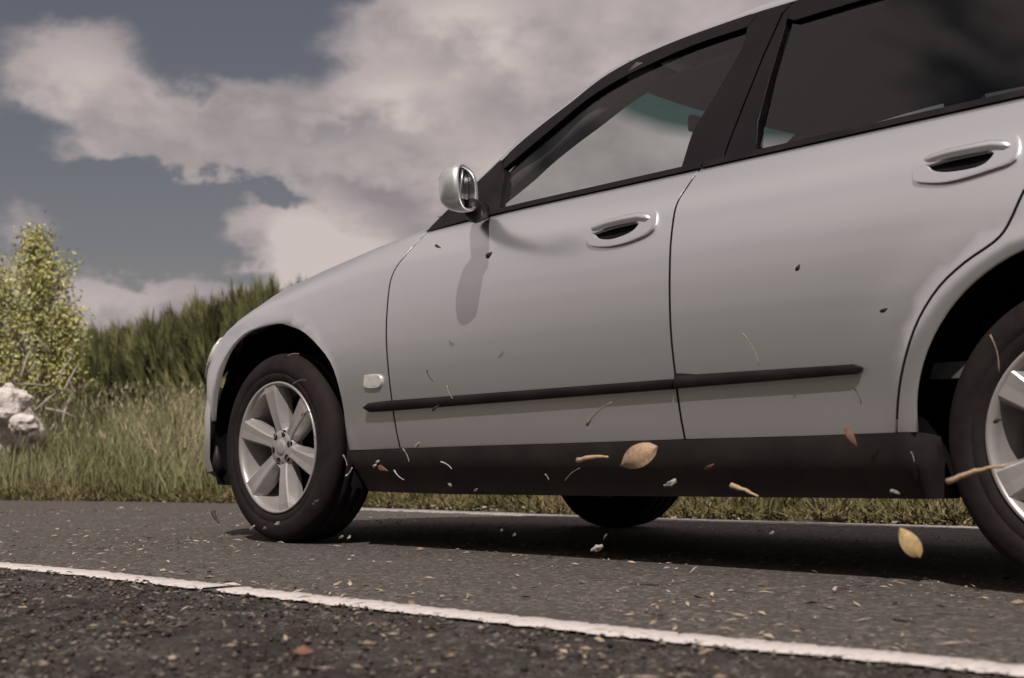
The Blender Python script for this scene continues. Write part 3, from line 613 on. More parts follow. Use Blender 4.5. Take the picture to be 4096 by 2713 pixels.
# hood, grille band, lamps
HL = []
hx = list(np.linspace(-.60,.70,22))
def hood_pt(x, t):
    x0 = x; ye = side_y(x, belt(x)); w = 1.745-2*ye; y = ye+w*t; d = min(y-ye, ye+w-y)
    z = belt(x) + .038*(1-math.exp(-d/.055)) + .020*(1-math.exp(-d/.30))
    bow = .16*(1-(2*t-1)**2)*max(0, min(1, (.5-x)/1.1)) - .05*(1-(2*t-1)**2)*max(0, (x-.2)/.5)
    return (x-bow, y, z+.010*(1-(2*t-1)**2))
rows = [[hood_pt(x, .5-.5*math.cos(math.pi*j/36)) for j in range(37)] for x in hx]
patch('bonnet', rows, PAINT, car)
fr_edge = rows[0]
rows = [fr_edge, [(x-.05, y+(.87-y)*.02, z-.03) for x, y, z in fr_edge], [(x-.10, y, .64) for x, y, z in fr_edge]]
patch('grille', rows, BLACK, car, flip=False)
for s in (0, 1):
    def hl(x, z): return side_y(x, z)
    pl = [(-.475,.79),(-.50,.815),(-.55,.80),(-.62,.77),(-.70,.715),(-.72,.66),(-.60,.64),(-.50,.70)]
    panel('headlight', pl, hl, LAMP, car, off=-.010, thick=.06, step=.03, right=bool(s), round_=.012)
# windscreen, A pillars, roof
RE = catmull(P_['roof_edge'], 3)
def edge3(x): z = re_z(x); return Vector((x, glass_y(x, z), z))
EX = list(np.linspace(.80, 1.50, 24))
inn = []      # line along the windscreen edge, inboard of the pillar skin
for x in EX:
    e = edge3(x); k = (x-.80)/.70; inn.append((e+Vector((.001,-.005,.000)), e+Vector((-.006,-.005,.007)), e+Vector((-.010, .012, .014)), e+Vector((-.002, .055, .014))))
for s in (0, 1):
    mir = (lambda p: p) if not s else (lambda p: Vector((p.x, 1.745-p.y, p.z)))
    patch('windscreen_pillar', [[mir(q[i_]) for q in inn] for i_ in range(4)], PAINT, car, flip=bool(s))
    pts = [mir(edge3(x)+Vector((.055,.060,-.035))) for x in EX]
    V, F = tube(pts, [.024+.018*min(1, i/7) for i in range(len(pts))], 10); obj('pillar_trim', V, F, INTER, car)
rows = []
for _a, _b, _b2, c in inn:
    row = []
    for j in range(19):
        t = j/18; y = c.y+(1.745-2*c.y)*t; q = 1-(2*t-1)**2; row.append(Vector((c.x-.17*q+.02*q*(c.z-1.1)/.4, y, c.z+.028*q-.004)))
    rows.append(row)
patch('windscreen', rows, SCREEN, car)
cowl = [[Vector((v.x-.13, v.y, belt(.66)+.045 if 0 else v.z-.010)) for v in rows[0]], [Vector((v.x-.02, v.y, v.z-.012)) for v in rows[0]], [Vector((v.x+.25, v.y, v.z-.05)) for v in rows[0]]]
patch('cowl', cowl, BLACK, car)
head_row = rows[-1]
RX = [1.50,1.53,1.57,1.62,1.70,1.80,1.90,2.0,2.15,2.35,2.6,2.9,3.2,3.5,3.7,3.85]
rows = []
for x in RX:
    e = edge3(x); row = []; w = 1.745-2*e.y; up = .020+.018*min(1, max(0, (x-1.55)/.5))
    for j in range(41):
        t = .5-.5*math.cos(math.pi*j/40); y = e.y+w*t; d = min(y-e.y, e.y+w-y); q = 1-(2*t-1)**2
        if j == 0: row.append(e+Vector((.001,-.005,.000))); row.append(e+Vector((-.002,-.005,.007)))
        z = e.z + max(up*(1-math.exp(-d/.018)), .012 if j in (0, 40) else 0) + .030*(1-math.exp(-d/.35)) ; row.append(Vector((x-.10*q*max(0,1-(x-1.5)/.5), y, z-.002)))
    row.append(Vector((e.x-.002, 1.745-e.y+.007, e.z+.007))); row.append(Vector((e.x+.002, 1.745-e.y+.010, e.z-.003)))
    rows.append(row)
patch('roof', rows, PAINT, car)
patch('headliner', [[Vector((v.x+.02, .87+(v.y-.87)*.93, v.z-.085)) for v in r[3:-3]] for r in rows], INTER, car, flip=True)
V, F = tube([v+Vector((.045,0,-.062)) for v in rows[0][4:-4]], .050, 10); obj('header_rail', V, F, INTER, car)
for s in (0, 1):
    pts = [Vector((x, edge3(x).y+.050 if not s else 1.745-edge3(x).y-.050, edge3(x).z+.026+.012*min(1,(x-1.78)/.3))) for x in np.linspace(1.78,3.6,26)]
    V, F = tube(pts, [.002]+[.007]*24+[.002], 8); obj('roof_rail', V, F, PAINT, car)
# underbody, wheel housings, interior
bm = bmesh.new(); box(bm, (1.55,.8725,.27), (2.05,1.42,.12)); box(bm, (-.62,.8725,.30), (.34,1.2,.2)); box(bm, (3.55,.8725,.36), (.55,1.5,.2)); box(bm, (1.5,.8725,.42), (4.0,1.0,.2)); bm_obj('underbody', bm, DARK, car)
bm = bmesh.new(); box(bm, (1.9,.8725,.52), (2.9,1.55,.04)); box(bm, (.52,.8725,.66), (.03,1.5,.72)); box(bm, (3.8,.8725,.75), (.03,1.3,.8)); bm_obj('cabin_floor', bm, INTER, car)
for cx in (0, 3.05):
    for s in (0, 1):
        R0 = .445 if cx == 0 else .432; rows = []
        for (dy, rr) in ((.028,R0+.004),(.06,R0+.02),(.30,R0+.02),(.45,R0-.05),(.46,.02)):
            rows.append([(cx+rr*math.cos(a), (dy if not s else 1.745-dy), .365+rr*math.sin(a)) for a in np.linspace(-.35, math.pi+.35, 40)])
        patch('wheel_housing', rows, DARK, car, flip=not s)
def seat(x, y, head=True, w=.50):
    bm = bmesh.new(); rot = Matrix.Rotation(math.radians(16), 3, 'Y'); box(bm, (x-.03,y,.80), (.13,w,.56), rot); box(bm, (x-.27,y,.62), (.52,w,.16))
    s_ = bm_obj('seat', bm, INTER, car, bevel=.04)
    if head:
        bm = bmesh.new(); box(bm, (x+.06,y,1.13), (.09,.24,.14), rot); bm_obj('headrest', bm, INTER, s_, bevel=.03)
seat(1.72,.50); seat(1.72,1.245); seat(2.66,.48); seat(2.66,1.26)
bm = bmesh.new(); box(bm, (.74,.8725,.93), (.42,1.42,.22)); box(bm, (.86,1.24,1.03), (.22,.36,.09)); bm_obj('dashboard', bm, INTER, car, bevel=.03)
V, F = lathe([(.0,.165),(.012,.178),(0,.19),(-.012,.178),(.0,.165)], 40)
sw = obj('steering_wheel', V, F, INTER, car); sw.location = (1.06,1.24,.98); sw.rotation_euler = (0, math.radians(0), math.radians(90)); sw.rotation_euler = Euler((math.radians(90),0,math.radians(90))); sw.rotation_euler = Euler((math.radians(25),0,math.radians(90)))
bm = bmesh.new(); box(bm, (1.36,.8725,1.465), (.03,.20,.06)); bm_obj('cabin_mirror', bm, BLACK, car, bevel=.01)
bm = bmesh.new(); box(bm, (3.93,.8725,.62), (.06,1.45,.55)); bm_obj('tailgate', bm, PAINT, car, bevel=.03)
bm = bmesh.new(); box(bm, (3.97,.8725,.44), (.10,1.58,.26)); bm_obj('rear_bumper', bm, PAINT, car, bevel=.04)
rows = [[Vector((3.86, .26+1.225*j/8, 1.56)) for j in range(9)], [Vector((3.96, .10+1.545*j/8, 1.17)) for j in range(9)], [Vector((3.96, .05+1.645*j/8, .88)) for j in range(9)]]
patch('rear_window', rows[:2], GLASS_R, car, flip=True); patch('tailgate_panel', rows[1:], PAINT, car, flip=True)
# ---- door mirror
mc = Vector((1.238,-.165,1.130)); na = Vector((.90,.42,.05)).normalized(); ta = na.cross(Vector((0,0,1))).normalized()*-1; up = na.cross(ta)*1
if up.z < 0: up = -up
hw, hh = .082, .070
rows = []; NU = 32
for (s, dep) in ((.86,-.004),(.93,.004),(1.0,.0),(1.02,-.014),(.99,-.035),(.90,-.053),(.70,-.070),(.4,-.080),(.02,-.083)):
    row = []
    for i in range(NU+1):
        a = 2*math.pi*i/NU; ca, sa = math.cos(a), math.sin(a); e = .72
        cx_ = math.copysign(abs(ca)**e, ca); sz_ = math.copysign(abs(sa)**e, sa)
        row.append(mc + ta*(hw*s*cx_) + up*(hh*s*sz_*(1+.10*cx_*(-1))) + na*dep)
    rows.append(row)
mh = patch('door_mirror', rows, PAINT, car)
ng = Vector((.80,.60,-.03)).normalized(); tg = (ta - ng*ta.dot(ng)).normalized(); ug = (up - ng*up.dot(ng)).normalized()
face = [[mc + tg*(hw*s*math.copysign(abs(math.cos(2*math.pi*i/NU))**.72, math.cos(2*math.pi*i/NU))) + ug*(hh*s*math.copysign(abs(math.sin(2*math.pi*i/NU))**.72, math.sin(2*math.pi*i/NU))) + na*(-.012) for i in range(NU+1)] for s in (.84,.5,.01)]
patch('mirror_glass', face, PLATE, mh)
V, F = tube([Vector((1.21,-.12,1.082)),Vector((1.15,-.05,1.078)),Vector((1.06,.04,1.105)),Vector((1.01,.10,1.12))], [.028,.032,.034,.034], 12); obj('mirror_arm', V, F, BLACK, mh)
mh2 = bpy.data.objects.new('door_mirror', mh.data.copy()); link(mh2, car)
mh2.data.transform(Matrix.Translation((0,1.745,0)) @ Matrix.Scale(-1, 4, (0,1,0))); mh2.data.flip_normals()
# ---- wheels
def make_wheel(spin):
    V, F = lathe([(.020,.2400),(.012,.2445),(.006,.243),(.008,.236),(.016,.2290),(.030,.2255),(.075,.220),(.11,.206),(.19,.203),(.21,.225)], 96)
    w = obj('wheel', V, F, ALLOY, car)
    prof = [(.020,.236),(.012,.246),(.006,.256),(.001,.272),(.0025,.274),(.0025,.277),(.0005,.279),(-.001,.297),(.003,.318),(.012,.334),(.022,.3435),(.034,.3490),(.062,.3520),(.064,.345),(.070,.345),(.072,.3522),(.108,.3525),(.110,.345),(.117,.345),(.119,.3525),(.156,.3522),(.158,.345),(.164,.345),(.166,.352),(.196,.348),(.212,.336),(.222,.31),(.224,.28),(.212,.24)]
    V, F = lathe(prof, 128)
    V = [(x, y, z) if math.hypot(x, z) < .34 or z > -.343 else (x, y, max(z, -.3515)) for x, y, z in V]
    obj('tyre', V, F, RUB, w)
    for k in range(6):
        a = math.radians(spin+60*k); rot = Matrix.Rotation(-a, 4, 'Y'); V = []; F = []
        secs = [(.040,.022,.034,.032,.046),(.065,.0205,.032,.031,.052),(.085,.0200,.030,.027,.060),(.13,.0235,.035,.019,.060),(.18,.0285,.041,.0130,.054),(.212,.032,.046,.010,.042),(.232,.034,.050,.010,.024)]
        for (r, a1, a2, y1, y2) in secs:
            for (t, yy) in ((-a2,y2+.02),(-a2,y2),(-a1-.002,y1+.004),(-a1+.003,y1),(0,y1+.0015),(a1-.003,y1),(a1+.002,y1+.004),(a2,y2),(a2,y2+.02)): V.append(rot @ Vector((r, yy, t)))
        nS = 9
        for i in range(len(secs)-1):
            for j in range(nS-1): F.append((i*nS+j, i*nS+j+1, (i+1)*nS+j+1, (i+1)*nS+j))
        o_ = obj('spoke', V, F, ALLOY, w, smooth=False)
    V, F = lathe([(.0255,.0001),(.0255,.020),(.028,.027),(.031,.029),(.031,.036),(.030,.060),(.040,.070),(.055,.073),(.08,.07)], 48); obj('hub', V, F, ALLOY, w)
    for k in range(6):
        a = math.radians(spin+30+60*k); bm = bmesh.new()
        bmesh.ops.create_cone(bm, cap_ends=True, segments=14, radius1=.0135, radius2=.0135, depth=.012, matrix=Matrix.Translation((.053*math.cos(a), .0362, .053*math.sin(a))) @ Matrix.Rotation(math.pi/2, 4, 'X'))
        bm_obj('lug_hole_shade', bm, DARK, w)  # black disc, its colour standing in for the shade of a hole
        bm = bmesh.new(); bmesh.ops.create_cone(bm, cap_ends=True, segments=6, radius1=.0075, radius2=.0065, depth=.010, matrix=Matrix.Translation((.053*math.cos(a), .0345, .053*math.sin(a))) @ Matrix.Rotation(math.pi/2, 4, 'X'))
        bm_obj('lug_nut', bm, STEEL, w)
    V, F = lathe([(.10,.02),(.10,.165),(.105,.168),(.115,.168),(.12,.165),(.12,.02)], 64); obj('brake_disc', V, F, DARK, w)
    return w
def copy_wheel(w):
    c = w.copy(); C.collection.objects.link(c)
    for ch in list(w.children): d = ch.copy(); C.collection.objects.link(d); d.parent = c
    return c
w1 = make_wheel(42.5); w1.location = (0,0,.352)
w2 = make_wheel(27.0); w2.location = (3.05,0,.352)
w3 = copy_wheel(w1); w3.location = (.20,1.81,.352); w3.rotation_euler = (0,0,math.pi)
w4 = copy_wheel(w2); w4.location = (3.05,1.745,.352); w4.rotation_euler = (0,0,math.pi)

# ------------------------------------------------------------------ vegetation
GRASS = ramp_object_random(mat('dry_green_grass', (.1,.1,.05), .75, 0, .2), [(.075,.076,.032),(.135,.142,.060),(.188,.184,.092),(.255,.226,.138),(.36,.30,.22)])
WEED = ramp_object_random(mat('verge_weeds', (.1,.1,.05), .8, 0, .2), [(.040,.034,.014),(.080,.074,.026),(.125,.110,.045),(.20,.165,.09),(.16,.11,.06)])
SHRUB = ramp_object_random(mat('dark_shrub', (.05,.05,.03), .75, 0, .2), [(.022,.022,.010),(.065,.070,.027),(.130,.135,.052),(.23,.22,.10)])
def leafs(m): 
    b = m.node_tree.nodes['Principled BSDF']; b.inputs['Transmission Weight'].default_value = 0; return m
LEAF = leafs(ramp_object_random(mat('yellow_green_leaf', (.2,.2,.05), .6, 0, .3), [(.20,.185,.06),(.34,.325,.12),(.44,.42,.18),(.54,.50,.28)]))
BARK = mat('pale_bark', (.30,.26,.23), .85, 0, .2, n_scale=30, n_amt=.5, bump=.6, b_scale=60)
TWIGP = mat('pale_dead_twig', (.36,.32,.28), .85, 0, .2, n_scale=20, n_amt=.35)
ROCK = mat('pale_rock', (.62,.57,.54), .9, 0, .2, n_scale=6, n_col=(.36,.32,.30), bump=1.0, b_scale=9, b_dist=.05)
def blades(P, h, w, lean, tint, curve=.35):
    """P (n,3) roots; h,w (n,), lean (n,2) horizontal tip offset; a tapering blade of 2 quads+tip each"""
    n = len(P); ang = RNG.uniform(0, np.pi, n); d = np.stack([np.cos(ang), np.sin(ang), np.zeros(n)], 1)*w[:,None]/2
    ts = np.array([0,.4,.75,1.0]); ws = np.array([1,.8,.45,0])
    V = np.zeros((n,7,3)); k = 0
    for t, ww in zip(ts, ws):
        c = P.copy(); c[:,2] += h*t*(1-.12*t); c[:,:2] += lean*(t**1.7)[None] if np.isscalar(t) is False else lean*(t**1.7)
        if ww > 0: V[:,k] = c-d*ww; V[:,k+1] = c+d*ww; k += 2
        else: V[:,k] = c
    b = (np.arange(n)*7)[:,None]
    T = np.array([[0,1,3],[0,3,2],[2,3,5],[2,5,4],[4,5,6]])
    F = (b[:,:,None]+T[None]).reshape(-1,3); return V.reshape(-1,3), F, np.repeat(tint, 7)
def gz(x, y):
    d = y-yfv(x)+.05; return np.where(d < 1.2, .06*np.clip(d,0,1.2)/1.2, .06+.2*np.clip(d-1.2,0,3.5)/3.5)-.012
LIT = ramp_object_random(mat('dry_litter', (.3,.25,.2), .8, 0, .2), [(.025,.02,.017),(.17,.125,.09),(.27,.22,.165),(.38,.31,.25),(.50,.44,.39)])
def flakes(n, xr, yfun, zf, smin, smax, tints, asp=(.25,.8), lift=.01):
    x = RNG.uniform(*xr, n); y = yfun(x); L = RNG.uniform(0,1,n)**2.2*(smax-smin)+smin; a = RNG.uniform(0,np.pi,n); w = L*RNG.uniform(*asp,n)
    u = np.stack([np.cos(a),np.sin(a),RNG.normal(0,.13,n)],1)*L[:,None]/2; v = np.stack([-np.sin(a),np.cos(a),RNG.normal(0,.28,n)],1)*w[:,None]/2
    c = np.stack([x,y,zf(x,y)+np.abs(RNG.normal(0,lift*.4,n))+np.abs(u[:,2])+np.abs(v[:,2])*.6+.001],1)
    bend = np.array([0,0,1.0])*L[:,None]*RNG.uniform(.01,.07,(n,1))
    V = np.stack([c-u, c-v*.9+bend, c+u, c+v*.9+bend, c+bend*1.3+u*.1],1).reshape(-1,3); b = (np.arange(n)*5)[:,None]
    F = (b[:,:,None]+np.array([[0,1,4],[1,2,4],[2,3,4],[3,0,4]])[None]).reshape(-1,3)
    return V, F, np.repeat(np.clip(RNG.choice(tints, n)+RNG.normal(0,.08,n),0,1),5)
def patchy(x, y, s, o=0): return np.array([mnoise.noise(Vector((a*s, b*s, o))) for a, b in zip(x, y)])
# tall grass on the bank left of the car
n = 52000; x = RNG.uniform(-12.5,-3.4, n); d = RNG.uniform(0,1,n)**.9*5.2+.30; y = yfv(x)+d
pn = patchy(x, y, 1.1); hh_ = (.30+.40*np.clip(d/2.2,0,1))*(1+.5*pn)*RNG.uniform(.55,1.15,n)
V, F, T = blades(np.stack([x,y,gz(x,y)],1), hh_, RNG.uniform(.006,.014,n), RNG.normal(0,.10,(n,2))*hh_[:,None]*2.2, np.clip(.42+.7*pn+RNG.normal(0,.17,n),0,1))
fast_mesh('tall_grass', V, F, GRASS, T, kind='stuff', label='tall dry green grass on the bank left of the car')
# seed heads
n = 6500; x = RNG.uniform(-12,-3.6,n); d = RNG.uniform(.6,5.3,n); y = yfv(x)+d; hz = gz(x,y)+(.34+.36*np.clip(d/2.2,0,1))*RNG.uniform(.65,1.2,n)
P = np.stack([x,y,hz],1); V, F, T = blades(P, RNG.uniform(.03,.08,n), RNG.uniform(.006,.013,n), RNG.normal(0,.02,(n,2)), np.clip(RNG.normal(.8,.15,n),0,1))
fast_mesh('seed_heads', V, F, GRASS, T, kind='stuff', label='pale seed heads above the tall grass')
# low weeds and leafy litter along the road edge
n = 60000; x = RNG.uniform(-11,3.2,n); d = np.abs(RNG.normal(0,.55,n))+.03; y = yfv(x)+d+.04
pn = patchy(x, y, 2.3, 4); keep = (pn > -.35)
x, y, d, pn = x[keep], y[keep], d[keep], pn[keep]; n = len(x); hw_ = (.04+.10*np.clip(d/.5,0,1.3))*(1+.9*pn)*RNG.uniform(.4,1.2,n)
V, F, T = blades(np.stack([x,y,gz(x,y)],1), hw_, RNG.uniform(.006,.018,n), RNG.normal(0,.05,(n,2)), np.clip(.42+.6*pn+RNG.normal(0,.25,n),0,1))
fast_mesh('verge_weeds', V, F, WEED, T, kind='stuff', label='short weeds and dry stalks along the far road edge')
V, F, T = flakes(7000, (-8,3.2), lambda x: yfv(x)+.02+np.abs(RNG.normal(0,.30,len(x))), gz, .008, .045, [.02,.05,.15,.3,.45,.6,.75], lift=.03)
fast_mesh('verge_litter', V, F, LIT, T, kind='stuff', label='dry brown leaves and bits along the far road edge')
# grass further back, seen under the car
n = 26000; x = RNG.uniform(-9,7,n); d = RNG.uniform(.9,7,n); y = yfv(x)+d; pn = patchy(x,y,.9,9)
hb_ = (.22+.22*pn)*RNG.uniform(.6,1.2,n)
V, F, T = blades(np.stack([x,y,gz(x,y)],1), hb_, RNG.uniform(.008,.018,n), RNG.normal(0,.05,(n,2)), np.clip(.45+.7*pn+RNG.normal(0,.2,n),0,1))
fast_mesh('verge_grass', V, F, GRASS, T, kind='stuff', label='grass on the verge behind the car')
# dark spiky hedge: upright sprays of needles leaning right
def hedge(name, pts, n_spray, label, group=None, seedz=0):
    """pts: list of (x, y, height, radius) mounds"""
    h_ = link(bpy.data.objects.new(name, None), None, label, 'hedge'); h_.location = (pts[0][0], pts[0][1], .1)
    Vs, Fs, Ts, b = [], [], [], 0
    tot = sum(p[2]*p[3] for p in pts)
    stems = []
    for (px, py, H, Rr) in pts:
        m_ = int(n_spray*H*Rr/tot)
        th = RNG.uniform(0, 2*np.pi, m_); ph = RNG.uniform(0,1,m_)**.75; rr = Rr*np.sqrt(RNG.uniform(.15,1,m_))*np.sqrt(np.clip(1-ph**2.4,0.03,1))
        root = np.stack([px+rr*np.cos(th), py+rr*np.sin(th), .12+ph*H*.86], 1)
        k = 15; topm = np.repeat(ph, k)
        base = np.repeat(root, k, 0) + RNG.normal(0,.018,(m_*k,3)); L = RNG.uniform(.12,.30,m_*k)*(1+.9*np.repeat(ph**3*RNG.uniform(0,1,m_),k))
        # tight upright plumes on top, sprays leaning to the left lower down
        side = -np.array([R_.x, R_.y])*.085
        ln = np.repeat(np.stack([np.cos(th)*.03, np.sin(th)*.03],1), k, 0) + side[None]*(1-topm**3)[:,None] + RNG.normal(0,.020,(m_*k,2))
        tt = np.repeat(np.clip(RNG.normal(.45,.26,m_),0,1), k) + RNG.normal(0,.12,m_*k)
        V, F, T = blades(base, L, RNG.uniform(.010,.020,m_*k), ln*1.5, np.clip(tt,0,1)); Vs.append(V); Fs.append(F+b); Ts.append(T); b += len(V)
    V = np.concatenate(Vs); V[:,0] -= h_.location.x; V[:,1] -= h_.location.y; V[:,2] -= h_.location.z
    fast_mesh('foliage', V, np.concatenate(Fs), SHRUB, np.concatenate(Ts), parent=h_, kind='stuff')
    sv, sf = [], []
    for (px, py, H, Rr) in pts:
        for q in range(7):
            a = random.uniform(0,6.28); r0 = random.uniform(0,.25)*Rr; A = Vector((px+r0*math.cos(a), py+r0*math.sin(a), .05)); B = Vector((px+Rr*.7*math.cos(a), py+Rr*.7*math.sin(a), H*.7))
            v, f = tube([A, A.lerp(B,.5)+Vector((0,0,.05)), B], [.02,.014,.006], 6); o0 = len(sv); sv += [w_-h_.location for w_ in v]; sf += [tuple(i+o0 for i in ff) for ff in f]
    obj('stems', sv, sf, BARK, h_)
    return h_
def far_pt(px, dist):   # a ground point seen in the direction of picture column px, dist metres along the view axis
    r = f_.xy.normalized()*dist + Vector((R_.x, R_.y)).normalized()*((px-512)/CAM_F*dist); return (CAM_P[0]+r.x, CAM_P[1]+r.y)
mounds = []
for px, dd, H in ((70,17.5,1.55),(98,17,1.70),(122,18,1.86),(150,17,1.86),(176,18,2.06),(205,17.2,2.12),(236,18,2.36),(265,17.3,2.36),(300,18,2.45),(335,17.5,2.4)):
    q = far_pt(px, dd); mounds.append((q[0], q[1], H-.02, .62))
hedge('hedge', mounds, 6200, 'dark green spiky hedge between the yellowish tree and the car')
# far low hedge line behind everything, and unseen bushes added behind the camera so the paint reflects dark
mounds = [(x_, -10.5+random.uniform(-.8,.8), random.uniform(4.2,5.4), 1.5) for x_ in np.linspace(-11,22,17)]
hedge('hedge', mounds, 6000, 'unseen dark hedge added behind the viewer to darken the paint reflections')
# young tree with yellow green leaves
def tree(cx, cy, lobes, trunk_h, label, name='young_tree', nleaf=17000, lsz=.026):
    t_ = link(bpy.data.objects.new(name, None), None, label, 'tree'); t_.location = (cx, cy, .12); O = Vector((cx, cy, .12))
    tp = [Vector((cx,cy,.05)), Vector((cx+.03,cy,.5)), Vector((cx-.02,cy+.03,1.0)), Vector((cx+.02,cy,trunk_h*.75)), Vector((cx,cy,trunk_h))]
    V, F = tube([p-O for p in tp], [.05,.042,.032,.020,.008], 10); obj('trunk', V, F, BARK, t_)
    Vs, Ts = [], []
    for (dx, dz, rx, rz, w_) in lobes:
        c = Vector((cx,cy,0)) + Vector((R_.x,R_.y,0)).normalized()*dx + Vector((0,0,dz))
        for q in range(3):
            e = c + Vector((random.uniform(-.6,.6)*rx, random.uniform(-.6,.6)*rx, random.uniform(-.5,.5)*rz)); s_ = Vector((cx,cy,max(.3,dz-rz-.35)))
            v, f = tube([p-O for p in (s_, s_.lerp(e,.5)+Vector((0,0,.05)), e)], [.018,.012,.004], 6); obj('branch', v, f, BARK if q else TWIGP, t_)
        m_ = int(nleaf*w_); nc = max(6, m_//26); cc = RNG.normal(0,.50,(nc,3))*np.array([rx,rx,rz])
        cen = np.repeat(cc, 26, 0) + RNG.normal(0,.060,(nc*26,3)) + np.array(c); cl_t = np.repeat(RNG.uniform(.15,.85,nc),26)
        k = len(cen); u = RNG.normal(0,1,(k,3)); u /= np.linalg.norm(u,axis=1)[:,None]; v = np.cross(u, RNG.normal(0,1,(k,3))); v /= np.linalg.norm(v,axis=1)[:,None]
        s = RNG.uniform(.5,1.1,(k,1))*lsz
        q4 = np.stack([cen-u*s, cen-v*s*.45, cen+u*s, cen+v*s*.45], 1); Vs.append(q4.reshape(-1,3)); Ts.append(np.repeat(np.clip(cl_t+RNG.normal(0,.15,k),0,1),4))
    V = np.concatenate(Vs)-np.array(O); n4 = len(V)//4; b = (np.arange(n4)*4)[:,None]; F = (b[:,:,None]+np.array([[0,1,2],[0,2,3]])[None]).reshape(-1,3)
    fast_mesh('crown', V, F, LEAF, np.concatenate(Ts), parent=t_)
    return t_
q = far_pt(33, 13.2)
tree(q[0], q[1], [(.0,2.25,.10,.20,.07),(.04,1.95,.20,.22,.16),(.02,1.6,.22,.25,.12),(-.38,1.75,.30,.32,.2),(-.42,1.3,.32,.32,.18),(.25,1.5,.15,.22,.18),(.18,1.15,.20,.25,.15),(-.10,1.05,.30,.2,.10)], 2.3,
     'young tree with yellow green leaves and pale branches at the left edge')
# pale dead brushwood and rocks at the foot of the tree
bw = link(bpy.data.objects.new('dead_brushwood', None), None, 'pale dead brushwood in front of the yellow green tree', 'brushwood'); q = far_pt(38, 12.6); bw.location = (q[0], q[1], .3)
for i in range(20):
    a = Vector((random.uniform(-.25,.25), random.uniform(-.25,.25), random.uniform(.3,1.05))); b = a + Vector((random.uniform(-.22,.22), random.uniform(-.22,.22), random.uniform(-.1,.28)))
    v, f = tube([a, a.lerp(b,.5)+Vector((random.uniform(-.03,.03),0,random.uniform(0,.04))), b], [.010,.009,.004], 5); obj('twig', v, f, TWIGP, bw)
for (px, dd, z, sx, sz_, lab) in ((6,11.6,.80,.13,.16,'pale angular rock at the left edge, the upper left one'),(19,11.7,.86,.10,.085,'pale angular rock at the left edge, the upper right one'),(24,11.5,.66,.11,.09,'pale angular rock at the left edge, the lowest one'),(9,11.9,.97,.05,.05,'small pale rock topmost at the left edge')):
    q = far_pt(px, dd); bm = bmesh.new(); bmesh.ops.create_icosphere(bm, subdivisions=3, radius=1)
    for v in bm.verts:
        n_ = mnoise.noise(v.co*1.6+Vector((px,0,0)))*.35+mnoise.noise(v.co*4+Vector((px,3,0)))*.12; v.co *= 1+n_
        v.co = Vector((v.co.x*sx, v.co.y*sx, v.co.z*sz_))
    o_ = bm_obj('rock', bm, ROCK, None, label=lab, cat='rock', group='pale rocks at the left edge'); o_.location = (q[0], q[1], z-.08)
bm = bmesh.new(); bmesh.ops.create_icosphere(bm, subdivisions=4, radius=1)
for v in bm.verts:
    n_ = mnoise.noise(v.co*1.5+Vector((7,0,0)))*.3+mnoise.noise(v.co*5)*.1; v.co *= 1+n_; v.co = Vector((v.co.x*.30, v.co.y*.35, v.co.z*.34))
q = far_pt(1, 12.0); o_ = bm_obj('rock', bm, ROCK, None, label='large half buried pale rock under the smaller ones at the left edge', cat='rock', group='pale rocks at the left edge'); o_.location = (q[0], q[1], .50)

# ------------------------------------------------------------------ litter on the road, gravel on the shoulder, things in the air
YN = lambda x: np.interp(x, NEAR_EDGE[0], NEAR_EDGE[1])
def clump(n, xr, y0, y1, s=1.4):
    x = []; 
    return None
_p = [(.0,0),(.25,.35),(.5,.5),(.8,.35),(1,0),(.8,-.35),(.5,-.5),(.25,-.35)]
LX, LY = LEAF_XY
lv = [(LX+(a_-.5)*.055, LY+b_*.035, .018+.012*abs(b_)+.006*math.sin(a_*7)) for a_, b_ in _p] + [(LX, LY, .013)]
obj('fallen_leaf', lv, [(i, (i+1) % 8, 8) for i in range(8)], mat('reddish_leaf', (.17,.085,.06), .7, 0, .3, n_scale=40, n_amt=.4), label='reddish dry leaf lying on the dark shoulder in front', cat='leaf')
def road_y(x): 
    t = RNG.uniform(0,1,len(x)); return YN(x)+.03+t**1.3*3.2
V, F, T = flakes(15500, (-3.8,4.0), road_y, lambda x,y: np.zeros(len(x)), .005, .036, [.35,.45,.5,.5,.6,.7,.02], (.15,.5), lift=.003)
keep = np.ones(len(V)//5, bool); c = V.reshape(-1,5,3).mean(1); pn = patchy(c[:,0], c[:,1], 1.3, 2); keep = RNG.uniform(0,1,len(c)) < np.clip(.35+1.4*pn,.06,1)
V = V.reshape(-1,5,3)[keep].reshape(-1,3); T = T.reshape(-1,5)[keep].ravel(); n4 = keep.sum(); b = (np.arange(n4)*5)[:,None]; F = (b[:,:,None]+np.array([[0,1,4],[1,2,4],[2,3,4],[3,0,4]])[None]).reshape(-1,3)
fast_mesh('leaf_litter', V, F, LIT, T, kind='stuff', label='dry leaf bits and straw scattered over the asphalt')
V, F, T = flakes(5200, (-2.4,4.2), lambda x: YN(x)-.06-RNG.uniform(0,1,len(x))**1.1*1.5, lambda x,y: np.full(len(x),.004), .004, .026, [.02,.05,.10,.15,.2,.25,.35,.5], lift=.008)
fast_mesh('leaf_litter', V, F, LIT, T, kind='stuff', label='dry leaves and chips on the dark shoulder')
V, F, T = flakes(430, (-1.0,4.2), lambda x: YN(x)-.04-RNG.uniform(0,1,len(x))**1.1*1.5, lambda x,y: np.full(len(x),.010), .02, .05, [.25,.35,.45,.6], (.08,.28), lift=.010)
fast_mesh('straw', V, F, LIT, T, kind='stuff', label='pale straw and leaf strips on the dark shoulder')
